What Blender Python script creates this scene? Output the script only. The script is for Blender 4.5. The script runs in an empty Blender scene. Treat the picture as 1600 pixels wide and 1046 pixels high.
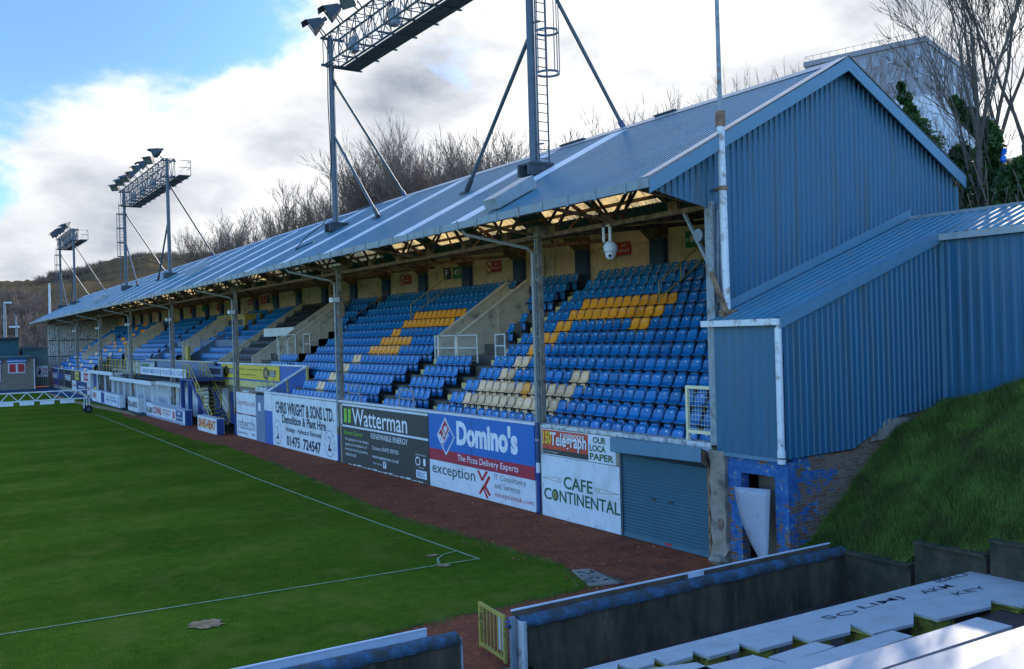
import bpy, math, random
from mathutils import Vector, Matrix
S = bpy.context.scene
COL = S.collection
rad = math.radians
# ---------------------------------------------------------------- camera
F_PX, H_CAM = 1486.842, 5.44
_a = Vector((-940.0, 25.0, F_PX)).normalized()      # world +Y seen from the camera (x right, y down, z forward)
_b = Vector((2350.0, -68.0, F_PX)).normalized()     # world +X
_u = _b.cross(_a).normalized()
if _u.y > 0: _u = -_u
CR = Matrix((_b, _a, _u))
cam = bpy.data.cameras.new('camera'); camo = bpy.data.objects.new('camera', cam); COL.objects.link(camo)
cam.sensor_width = 36; cam.lens = F_PX/1600*36; cam.clip_start = 0.05; cam.clip_end = 4000
_m = Matrix((CR @ Vector((1, 0, 0)), CR @ Vector((0, -1, 0)), CR @ Vector((0, 0, -1)))).transposed()
camo.matrix_world = Matrix.Translation((0, 0, H_CAM)) @ _m.to_4x4()
S.camera = camo
def _ray(u, v): return CR @ Vector((u-800, v-523, F_PX))
def onX(u, v, X):
    d = _ray(u, v); t = X/d.x; return Vector((X, d.y*t, H_CAM+d.z*t))
def onY(u, v, Y):
    d = _ray(u, v); t = Y/d.y; return Vector((d.x*t, Y, H_CAM+d.z*t))
def onZ(u, v, Z):
    d = _ray(u, v); t = (Z-H_CAM)/d.z; return Vector((d.x*t, d.y*t, Z))
# ---------------------------------------------------------------- sky, sun, exposure
SUN_AZ, SUN_EL = 62.0, 27.5
w = bpy.data.worlds.new('World'); S.world = w; w.use_nodes = True
nt = w.node_tree; nt.nodes.clear()
def N(t, **k):
    n = nt.nodes.new(t)
    for a, b in k.items(): setattr(n, a, b)
    return n
def WL(a, b): nt.links.new(a, b)
def wmath(op, a, b=None, c=None, clamp=False):
    n = N('ShaderNodeMath', operation=op); n.use_clamp = clamp
    for i, x in enumerate((a, b, c)):
        if x is None: continue
        if isinstance(x, (int, float)): n.inputs[i].default_value = x
        else: WL(x, n.inputs[i])
    return n.outputs[0]
sky = N('ShaderNodeTexSky', sky_type='NISHITA'); sky.sun_disc = False
sky.sun_elevation = rad(SUN_EL); sky.sun_rotation = rad(SUN_AZ); sky.air_density = 1.0; sky.dust_density = 0.3; sky.ozone_density = 2.0
tc = N('ShaderNodeTexCoord'); DIR = tc.outputs['Generated']
nz = N('ShaderNodeTexNoise'); nz.inputs['Scale'].default_value = 3.1; nz.inputs['Detail'].default_value = 12; nz.inputs['Roughness'].default_value = .58; nz.inputs['Distortion'].default_value = .3
mp = N('ShaderNodeMapping'); mp.inputs['Scale'].default_value = (1, 1, 2.0); mp.inputs['Location'].default_value = (.35, .1, .2)
WL(DIR, mp.inputs[0]); WL(mp.outputs[0], nz.inputs['Vector'])
nz2 = N('ShaderNodeTexNoise'); nz2.inputs['Scale'].default_value = 5; nz2.inputs['Detail'].default_value = 10; nz2.inputs['Roughness'].default_value = .56
WL(mp.outputs[0], nz2.inputs['Vector'])
def blob(u, v, r, amp):
    """a soft cloud (or gap) centred on the direction seen at photo pixel (u, v)"""
    d = _ray(u, v).normalized()
    dp = N('ShaderNodeVectorMath', operation='DISTANCE'); nv = N('ShaderNodeVectorMath', operation='NORMALIZE')
    WL(DIR, nv.inputs[0]); WL(nv.outputs[0], dp.inputs[0]); dp.inputs[1].default_value = d
    q = wmath('DIVIDE', dp.outputs['Value'], r/F_PX)
    q = wmath('MULTIPLY', q, q); q = wmath('MULTIPLY', q, -1.0); q = wmath('EXPONENT', q)
    return wmath('MULTIPLY', q, amp)
def addall(l):
    o = l[0]
    for x in l[1:]: o = wmath('ADD', o, x)
    return o
cover = addall([blob(*b) for b in (
    (820, 60, 620, .85), (430, 210, 170, .55), (120, 350, 200, .5), (40, 290, 120, .35), (1350, 60, 500, .7), (300, 400, 260, .45),
    (60, 80, 230, -.75), (250, 70, 150, -.25), (20, 170, 90, -.3), (1450, 120, 260, .5), (1000, 500, 700, .3), (455, 270, 30, -.5), (430, 50, 170, -.10), (620, 10, 110, -.05), (730, 60, 40, -.35), (330, 130, 130, -.3), (505, 150, 60, -.35), (440, 265, 40, -.5), (300, 195, 50, -.3), (20, 320, 60, -.5), (1195, 5, 30, -.4))])
nzd = wmath('SUBTRACT', nz.outputs['Fac'], .5)
vd = N('ShaderNodeVectorMath', operation='DOT_PRODUCT'); WL(DIR, vd.inputs[0]); vd.inputs[1].default_value = _ray(900, 300).normalized()
behind = wmath('MULTIPLY', wmath('SUBTRACT', .45, vd.outputs['Value'], clamp=True), 1.1)
dens = wmath('ADD', cover, wmath('MULTIPLY', nzd, 3.3)); dens = wmath('SUBTRACT', dens, .15); dens = wmath('SUBTRACT', dens, behind)
mask = wmath('MULTIPLY', dens, 2.0, clamp=True)
sm = N('ShaderNodeMapRange', interpolation_type='SMOOTHERSTEP'); WL(mask, sm.inputs['Value']); mask = sm.outputs[0]
grey = addall([blob(*b) for b in (
    (665, 150, 95, .95), (610, 215, 70, .4), (760, 190, 60, .45), (900, 160, 120, .35), (1230, 30, 150, .5), (1330, 90, 160, .35), (150, 280, 90, .55), (230, 330, 80, .5), (70, 250, 60, .25),
    (60, 395, 110, .6), (170, 380, 60, .3), (1500, 30, 150, .15), (890, 60, 250, -.4), (560, 380, 60, .2))])
gm = wmath('ADD', grey, wmath('MULTIPLY', wmath('SUBTRACT', nz2.outputs['Fac'], .5), 3.6)); gm = wmath('SUBTRACT', gm, .01); gm = wmath('MULTIPLY', gm, .80, clamp=True)
cr = N('ShaderNodeMix', data_type='RGBA'); WL(gm, cr.inputs[0]); cr.inputs[6].default_value = (3.1, 3.1, 3.1, 1); cr.inputs[7].default_value = (.95, 1.06, 1.3, 1)
skm = N('ShaderNodeMix', data_type='RGBA', blend_type='MULTIPLY'); skm.inputs[0].default_value = 1
WL(sky.outputs[0], skm.inputs[6]); skb = N('ShaderNodeMix', data_type='RGBA'); skb.inputs[6].default_value = (.62, .84, 1.12, 1); skb.inputs[7].default_value = (.30, .39, .54, 1)
WL(wmath('MULTIPLY', blob(120, 120, 700, 1.0), 1.0, clamp=True), skb.inputs[0]); WL(skb.outputs[2], skm.inputs[7])
mx = N('ShaderNodeMix', data_type='RGBA'); WL(mask, mx.inputs[0]); WL(skm.outputs[2], mx.inputs[6]); WL(cr.outputs[2], mx.inputs[7])
bg = N('ShaderNodeBackground'); bg.inputs['Strength'].default_value = 0.15
WL(mx.outputs[2], bg.inputs['Color']); wo = N('ShaderNodeOutputWorld'); WL(bg.outputs[0], wo.inputs['Surface'])
sd = Vector((math.sin(rad(SUN_AZ))*math.cos(rad(SUN_EL)), math.cos(rad(SUN_AZ))*math.cos(rad(SUN_EL)), math.sin(rad(SUN_EL))))
sl = bpy.data.lights.new('sun', 'SUN'); sl.energy = 2.3; sl.angle = rad(.55); sl.color = (1, .88, .74)
so = bpy.data.objects.new('sun', sl); COL.objects.link(so); so.location = sd*100
so.rotation_euler = sd.to_track_quat('Z', 'Y').to_euler()
S.view_settings.view_transform = 'Standard'; S.view_settings.look = 'None'; S.view_settings.exposure = 1.42; S.view_settings.gamma = 1
S.render.engine = 'CYCLES'
# ---------------------------------------------------------------- materials
def srgb(r, g, b):
    f = lambda c: (c/255/12.92 if c/255 <= .04045 else ((c/255+.055)/1.055)**2.4)
    return (f(r), f(g), f(b))
MATS = {}
def mat(name, col, rough=.6, metal=0, var=.12, vs=3.0, bump=0, bs=30, spec=.5, dirt=None, ds=1.2, da=.5, trans=0, stretch=None):
    m = bpy.data.materials.new(name); m.use_nodes = True; MATS[name] = m
    t = m.node_tree; ns = t.nodes; L = t.links.new; b = ns['Principled BSDF']
    b.inputs['Roughness'].default_value = rough; b.inputs['Metallic'].default_value = metal; b.inputs['Specular IOR Level'].default_value = spec
    g = ns.new('ShaderNodeNewGeometry'); vec = g.outputs['Position']
    if stretch:
        mm = ns.new('ShaderNodeMapping'); mm.inputs['Scale'].default_value = stretch; L(vec, mm.inputs[0]); vec = mm.outputs[0]
    n = ns.new('ShaderNodeTexNoise'); n.inputs['Scale'].default_value = vs; n.inputs['Detail'].default_value = 6; L(vec, n.inputs['Vector'])
    mr = ns.new('ShaderNodeMapRange'); mr.inputs['From Min'].default_value = .3; mr.inputs['From Max'].default_value = .7
    mr.inputs['To Min'].default_value = 1-var; mr.inputs['To Max'].default_value = 1+var; L(n.outputs['Fac'], mr.inputs['Value'])
    mu = ns.new('ShaderNodeMix'); mu.data_type = 'RGBA'; mu.blend_type = 'MULTIPLY'; mu.inputs[0].default_value = 1
    mu.inputs[6].default_value = (*col, 1); L(mr.outputs[0], mu.inputs[7]); out = mu.outputs[2]
    if dirt:
        n2 = ns.new('ShaderNodeTexNoise'); n2.inputs['Scale'].default_value = ds; n2.inputs['Detail'].default_value = 9; n2.inputs['Roughness'].default_value = .65; L(vec, n2.inputs['Vector'])
        r2 = ns.new('ShaderNodeMapRange'); r2.inputs['From Min'].default_value = .62-da*.25; r2.inputs['From Max'].default_value = .72-da*.12; L(n2.outputs['Fac'], r2.inputs['Value'])
        m2 = ns.new('ShaderNodeMix'); m2.data_type = 'RGBA'; L(r2.outputs[0], m2.inputs[0]); L(out, m2.inputs[6]); m2.inputs[7].default_value = (*dirt, 1); out = m2.outputs[2]
    L(out, b.inputs['Base Color'])
    if bump:
        n3 = ns.new('ShaderNodeTexNoise'); n3.inputs['Scale'].default_value = bs; n3.inputs['Detail'].default_value = 5; L(vec, n3.inputs['Vector'])
        bp = ns.new('ShaderNodeBump'); bp.inputs['Strength'].default_value = bump; bp.inputs['Distance'].default_value = .03; L(n3.outputs['Fac'], bp.inputs['Height']); L(bp.outputs[0], b.inputs['Normal'])
    if trans:
        tr = ns.new('ShaderNodeBsdfTranslucent'); L(out, tr.inputs['Color']); ms = ns.new('ShaderNodeMixShader'); ms.inputs[0].default_value = trans
        L(b.outputs[0], ms.inputs[1]); L(tr.outputs[0], ms.inputs[2]); L(ms.outputs[0], ns['Material Output'].inputs['Surface'])
    return m
mat('clad', (.024, .130, .225), .42, var=.16, vs=1.6, dirt=(.045, .10, .14), ds=1.6, da=.6, stretch=(1.5, 1.5, .12))
mat('clad_roof', (.055, .19, .25), .33, var=.12, vs=.5, dirt=(.12, .19, .22), ds=1.5, da=.5, spec=.45)
mat('clad_under', (.16, .13, .09), .8, var=.2)
mat('trim', (.10, .22, .30), .4, var=.08)
mat('flash', (.33, .37, .38), .4, var=.15, metal=.2)
mat('skylight', (.74, .77, .78), .2, var=.05, vs=1.5, trans=.1, spec=1.0)
mat('rooflight', (.74, .56, .25), .35, var=.15, vs=1.5, trans=.6, dirt=(.45, .32, .13), ds=2.2, da=.4)
mat('col_steel', (.30, .26, .20), .85, var=.25, vs=8, dirt=(.13, .09, .06), ds=4, da=.5, bump=.3)
mat('gutter', (.22, .27, .28), .5, var=.12, dirt=(.17, .14, .11), ds=2, da=.35)
mat('rust', (.27, .165, .095), .85, var=.3, vs=6, dirt=(.09, .045, .025), ds=4, da=.6, bump=.3)
mat('steel_grey', (.26, .30, .31), .5, var=.2, vs=4, dirt=(.16, .10, .07), ds=3, da=.35)
mat('galv', (.075, .10, .12), .45, metal=.3, var=.15)
mat('galv_dark', (.05, .06, .07), .6, var=.2)
mat('pipe', (.30, .30, .27), .45, var=.08, dirt=(.22, .2, .17), ds=3, da=.3)
mat('pipe_white', (.72, .73, .72), .45, var=.05, dirt=(.35, .25, .2), ds=5, da=.35)
mat('cream', (.76, .61, .40), .7, var=.10, vs=1.2, dirt=(.46, .35, .19), ds=1.5, da=.45)
mat('blue_dark', (.03, .07, .16), .5, var=.15)
mat('blue_paint', (.03, .12, .42), .5, var=.15, dirt=(.08, .12, .2), ds=2, da=.3)
mat('blue_grey', (.14, .20, .30), .6, var=.1)
mat('royal', (.015, .055, .22), .5, var=.12)
mat('vom_wall', (.66, .57, .44), .75, var=.08, dirt=(.3, .27, .22), ds=2, da=.35)
mat('concrete', (.34, .28, .21), .9, var=.2, vs=4, dirt=(.12, .11, .09), ds=2, da=.5, bump=.4, bs=20)
mat('terrace', (.11, .10, .085), .9, var=.2)
mat('riser_wood', (.15, .10, .06), .9, var=.3)
mat('step_yellow', (.66, .55, .20), .7, var=.12, dirt=(.25, .22, .12), ds=3, da=.35)
mat('yellow_rail', (.50, .38, .07), .5, var=.1, dirt=(.25, .15, .05), ds=6, da=.3)
mat('white_rail', (.70, .70, .66), .5, var=.06, dirt=(.45, .42, .35), ds=6, da=.2)
mat('white', (.72, .74, .76), .45, var=.05, dirt=(.58, .59, .58), ds=1.1, da=.5)
mat('white_old', (.60, .60, .57), .7, var=.1, vs=3, dirt=(.18, .17, .15), ds=5, da=.55)
mat('seat_blue', (.004, .155, .40), .27, var=.09, vs=2, spec=.6)
mat('seat_orange', (.98, .35, .02), .3, var=.08, spec=.55)
mat('seat_cream', (.86, .53, .27), .35, var=.1, spec=.5)
mat('seat_black', (.015, .015, .017), .35, var=.1)
mat('seat_frame_shade', (.012, .013, .016), .6)
mat('plate', (.62, .66, .70), .5)
mat('ink', (.012, .016, .05), .5); mat('black', (.012, .012, .012), .5)
mat('board_dark', (.045, .045, .042), .5, var=.08); mat('lime', (.25, .55, .04), .5)
mat('dom_blue', (.012, .14, .46), .45, var=.03); mat('dom_red', (.42, .02, .05), .45, var=.03)
mat('red', (.50, .015, .02), .5); mat('tele_red', (.60, .07, .03), .5); mat('yellow', (.78, .55, .03), .5, var=.04)
mat('txt_grey', (.07, .07, .08), .5); mat('green_dk', (.02, .10, .05), .5); mat('gold', (.38, .30, .10), .5); mat('brown', (.12, .075, .02), .5)
mat('txt_green', (.06, .10, .02), .5); mat('sign_red', (.50, .03, .04), .5); mat('sign_green', (.01, .20, .10), .5); mat('sign_navy', (.03, .04, .14), .5); mat('white_txt', (.80, .80, .80), .5)
mat('shutter', (.07, .16, .20), .45, var=.06)
mat('frame_cream', (.80, .70, .40), .5, var=.1)
mat('lampglass', (.10, .12, .13), .15, var=.02)
mat('bark', (.11, .085, .065), .9, var=.3, vs=10); mat('bark_light', (.17, .13, .10), .9, var=.3, vs=10); mat('twig_brown', (.19, .13, .09), .9, var=.3)
mat('ivy', (.035, .085, .015), .6, var=.5, vs=3, trans=.25)
mat('bench', (.52, .50, .47), .6, var=.05, dirt=(.46, .44, .38), ds=2.5, da=.45)
mat('block_yellow', (.38, .34, .04), .85, var=.2, vs=6, dirt=(.05, .05, .02), ds=6, da=.7)
mat('walk', (.075, .042, .032), .85, var=.3, vs=2, bump=.4, bs=8)
mat('paint_old_blue', (.05, .125, .20), .7, var=.35, vs=5, dirt=(.05, .055, .045), ds=4, da=.85, bump=.5)
mat('wall_dirty', (.15, .10, .058), .9, var=.35, vs=3, dirt=(.055, .048, .022), ds=2.5, da=.9, bump=.5, bs=15, stretch=(1, 1, .35))
mat('wall_dark', (.085, .062, .036), .9, var=.35, vs=3, dirt=(.03, .035, .015), ds=2, da=.8, bump=.5, bs=15)
mat('rubber', (.01, .01, .01), .8); mat('tower', (.66, .67, .70), .8, var=.05); mat('tower_dark', (.30, .28, .29), .8); mat('win', (.30, .33, .37), .4)
mat('render_grey', (.26, .21, .15), .9, var=.15); mat('teal', (.02, .09, .11), .6, var=.2); mat('felt', (.03, .035, .04), .9)
mat('sheet', (.36, .38, .44), .3, var=.08, dirt=(.24, .26, .30), ds=3, da=.3); mat('bag', (.02, .15, .6), .5)
def special():
    # pitch grass
    m = bpy.data.materials.new('grass_pitch'); m.use_nodes = True; MATS['grass_pitch'] = m
    t = m.node_tree; ns = t.nodes; L = t.links.new; b = ns['Principled BSDF']; b.inputs['Roughness'].default_value = .9; b.inputs['Specular IOR Level'].default_value = .0
    g = ns.new('ShaderNodeNewGeometry')
    def noise(sc, de=6, st=None):
        n = ns.new('ShaderNodeTexNoise'); n.inputs['Scale'].default_value = sc; n.inputs['Detail'].default_value = de; n.inputs['Roughness'].default_value = .6
        if st:
            mm = ns.new('ShaderNodeMapping'); mm.inputs['Scale'].default_value = st; L(g.outputs['Position'], mm.inputs[0]); L(mm.outputs[0], n.inputs['Vector'])
        else: L(g.outputs['Position'], n.inputs['Vector'])
        return n.outputs['Fac']
    r = ns.new('ShaderNodeValToRGB'); r.color_ramp.elements[0].position = .32; r.color_ramp.elements[0].color = (.054, .110, .010, 1)
    r.color_ramp.elements[1].position = .70; r.color_ramp.elements[1].color = (.150, .200, .018, 1)
    mixn = ns.new('ShaderNodeMix'); mixn.data_type = 'FLOAT'; mixn.inputs[0].default_value = .5; L(noise(.28), mixn.inputs[2]); L(noise(3.5, 9, (1, 1, 1)), mixn.inputs[3]); L(mixn.outputs[0], r.inputs[0])
    sp = ns.new('ShaderNodeSeparateXYZ'); L(g.outputs['Position'], sp.inputs[0])
    wv = ns.new('ShaderNodeMath'); wv.operation = 'SINE'; mm = ns.new('ShaderNodeMath'); mm.operation = 'MULTIPLY'; mm.inputs[1].default_value = math.pi/2.9; L(sp.outputs['Y'], mm.inputs[0]); L(mm.outputs[0], wv.inputs[0])
    mr = ns.new('ShaderNodeMapRange'); mr.inputs['From Min'].default_value = -.3; mr.inputs['From Max'].default_value = .3; mr.inputs['To Min'].default_value = .92; mr.inputs['To Max'].default_value = 1.05; L(wv.outputs[0], mr.inputs['Value'])
    mu = ns.new('ShaderNodeMix'); mu.data_type = 'RGBA'; mu.blend_type = 'MULTIPLY'; mu.inputs[0].default_value = 1; L(r.outputs[0], mu.inputs[6]); L(mr.outputs[0], mu.inputs[7])
    f2 = ns.new('ShaderNodeMapRange'); f2.inputs['From Min'].default_value = .35; f2.inputs['From Max'].default_value = .65; f2.inputs['To Min'].default_value = .62; f2.inputs['To Max'].default_value = 1.4; L(noise(26, 5), f2.inputs['Value'])
    mu2 = ns.new('ShaderNodeMix'); mu2.data_type = 'RGBA'; mu2.blend_type = 'MULTIPLY'; mu2.inputs[0].default_value = 1; L(mu.outputs[2], mu2.inputs[6]); L(f2.outputs[0], mu2.inputs[7])
    wr = ns.new('ShaderNodeMapRange'); wr.inputs['From Min'].default_value = .50; wr.inputs['From Max'].default_value = .74; wr.inputs['To Max'].default_value = .55; L(noise(.75, 10), wr.inputs['Value'])
    mu3 = ns.new('ShaderNodeMix'); mu3.data_type = 'RGBA'; L(wr.outputs[0], mu3.inputs[0]); L(mu2.outputs[2], mu3.inputs[6]); mu3.inputs[7].default_value = (.26, .21, .04, 1)
    L(mu3.outputs[2], b.inputs['Base Color'])
    bp = ns.new('ShaderNodeBump'); bp.inputs['Strength'].default_value = .6; bp.inputs['Distance'].default_value = .03; L(noise(45, 3), bp.inputs['Height']); L(bp.outputs[0], b.inputs['Normal'])
    # old brick under flaking blue paint
    m = bpy.data.materials.new('brick_painted'); m.use_nodes = True; MATS['brick_painted'] = m
    t = m.node_tree; ns = t.nodes; L = t.links.new; b = ns['Principled BSDF']; b.inputs['Roughness'].default_value = .85
    g = ns.new('ShaderNodeNewGeometry'); sp = ns.new('ShaderNodeSeparateXYZ'); L(g.outputs['Position'], sp.inputs[0])
    ad = ns.new('ShaderNodeMath'); ad.operation = 'SUBTRACT'; L(sp.outputs['X'], ad.inputs[0]); L(sp.outputs['Y'], ad.inputs[1])
    cb = ns.new('ShaderNodeCombineXYZ'); L(ad.outputs[0], cb.inputs[0]); L(sp.outputs['Z'], cb.inputs[1])
    br = ns.new('ShaderNodeTexBrick'); L(cb.outputs[0], br.inputs['Vector']); br.inputs['Scale'].default_value = 1; br.inputs['Brick Width'].default_value = .225; br.inputs['Row Height'].default_value = .078
    br.inputs['Mortar Size'].default_value = .009; br.inputs['Color1'].default_value = (.20, .085, .045, 1); br.inputs['Color2'].default_value = (.30, .17, .10, 1); br.inputs['Mortar'].default_value = (.22, .20, .16, 1)
    n = ns.new('ShaderNodeTexNoise'); n.inputs['Scale'].default_value = 2.6; n.inputs['Detail'].default_value = 10; n.inputs['Roughness'].default_value = .7; L(g.outputs['Position'], n.inputs['Vector'])
    # the paint thins out towards the hillside
    s1 = ns.new('ShaderNodeMapRange'); s1.inputs['From Min'].default_value = 15.9; s1.inputs['From Max'].default_value = 18.0; s1.inputs['To Min'].default_value = .06; s1.inputs['To Max'].default_value = -.25; L(sp.outputs['X'], s1.inputs['Value'])
    s2 = ns.new('ShaderNodeMapRange'); s2.inputs['From Min'].default_value = .3; s2.inputs['From Max'].default_value = 2.0; s2.inputs['To Min'].default_value = -.05; s2.inputs['To Max'].default_value = .07; L(sp.outputs['Z'], s2.inputs['Value'])
    a1 = ns.new('ShaderNodeMath'); a1.operation = 'ADD'; L(n.outputs['Fac'], a1.inputs[0]); L(s1.outputs[0], a1.inputs[1])
    a2 = ns.new('ShaderNodeMath'); a2.operation = 'ADD'; L(a1.outputs[0], a2.inputs[0]); L(s2.outputs[0], a2.inputs[1])
    mk = ns.new('ShaderNodeMapRange'); mk.inputs['From Min'].default_value = .47; mk.inputs['From Max'].default_value = .50; L(a2.outputs[0], mk.inputs['Value'])
    bk = ns.new('ShaderNodeTexBrick'); L(cb.outputs[0], bk.inputs['Vector']); bk.inputs['Scale'].default_value = 1; bk.inputs['Brick Width'].default_value = .225; bk.inputs['Row Height'].default_value = .078; bk.inputs['Mortar Size'].default_value = .009; bk.inputs['Color1'].default_value = (0, 0, 0, 1); bk.inputs['Color2'].default_value = (1, 1, 1, 1); bk.inputs['Mortar'].default_value = (.1, .1, .1, 1)
    bm = ns.new('ShaderNodeMath'); bm.operation = 'MULTIPLY_ADD'; L(bk.outputs['Color'], bm.inputs[0]); bm.inputs[1].default_value = .16; L(a2.outputs[0], bm.inputs[2])
    L(bm.outputs[0], mk.inputs['Value']); mk.inputs['From Min'].default_value = .585; mk.inputs['From Max'].default_value = .60
    n2 = ns.new('ShaderNodeTexNoise'); n2.inputs['Scale'].default_value = 5; n2.inputs['Detail'].default_value = 12; n2.inputs['Roughness'].default_value = .7; L(g.outputs['Position'], n2.inputs['Vector'])
    pr = ns.new('ShaderNodeValToRGB'); pr.color_ramp.elements[0].position = .3; pr.color_ramp.elements[0].color = (.015, .06, .22, 1); pr.color_ramp.elements[1].position = .58; pr.color_ramp.elements[1].color = (.03, .15, .38, 1)
    e = pr.color_ramp.elements.new(.645); e.color = (.45, .40, .18, 1); e = pr.color_ramp.elements.new(.70); e.color = (.35, .38, .40, 1); L(n2.outputs['Fac'], pr.inputs[0])
    mx = ns.new('ShaderNodeMix'); mx.data_type = 'RGBA'; L(mk.outputs[0], mx.inputs[0]); L(br.outputs['Color'], mx.inputs[6]); L(pr.outputs[0], mx.inputs[7]); L(mx.outputs[2], b.inputs['Base Color'])
    bp = ns.new('ShaderNodeBump'); bp.inputs['Strength'].default_value = .8; bp.inputs['Distance'].default_value = .012; bp.invert = True; L(br.outputs['Fac'], bp.inputs['Height'])
    bp2 = ns.new('ShaderNodeBump'); bp2.inputs['Strength'].default_value = .5; bp2.inputs['Distance'].default_value = .01; L(mk.outputs[0], bp2.inputs['Height']); L(bp.outputs[0], bp2.inputs['Normal']); L(bp2.outputs[0], b.inputs['Normal'])
special()
for nm_ in ('seat_blue', 'seat_orange', 'seat_cream'):   # sun fading differs from seat to seat
    t_ = MATS[nm_].node_tree; b_ = t_.nodes['Principled BSDF']; l_ = b_.inputs['Base Color'].links[0].from_socket
    oi = t_.nodes.new('ShaderNodeObjectInfo'); hv = t_.nodes.new('ShaderNodeHueSaturation'); r1 = t_.nodes.new('ShaderNodeMapRange'); r1.inputs['To Min'].default_value = .8; r1.inputs['To Max'].default_value = 1.22
    t_.links.new(oi.outputs['Random'], r1.inputs['Value']); t_.links.new(r1.outputs[0], hv.inputs['Value']); t_.links.new(l_, hv.inputs['Color']); t_.links.new(hv.outputs[0], b_.inputs['Base Color'])
mat('grass_bank', (.12, .145, .022), .9, var=.4, vs=1.5, dirt=(.085, .075, .025), ds=1.0, da=.45, bump=.8, bs=25, spec=.1)
mat('grass_blade', (.135, .21, .030), .8, var=.5, vs=1.2, trans=.2, dirt=(.12, .11, .035), ds=.9, da=.45)
mat('blaze', (.36, .098, .042), .95, var=.35, vs=9, dirt=(.23, .072, .036), ds=1.3, da=.8, bump=.5, bs=40, spec=.1)
mat('track_blue', (.045, .085, .17), .9, var=.15, spec=.1); mat('track_green', (.05, .09, .07), .9, var=.25, spec=.1)
mat('mud', (.46, .27, .13), .95, var=.25, vs=5, spec=.1, bump=.4)
mat('line_white', (.34, .40, .18), .95, var=.35, vs=14, spec=.1)
mat('hill_wood', (.060, .052, .034), .95, var=.4, vs=.05, dirt=(.095, .075, .04), ds=.03, da=.9, bump=1, bs=.5, spec=0)
mat('earth', (.05, .045, .03), .95, var=.3, vs=.5, spec=.05)
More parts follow.
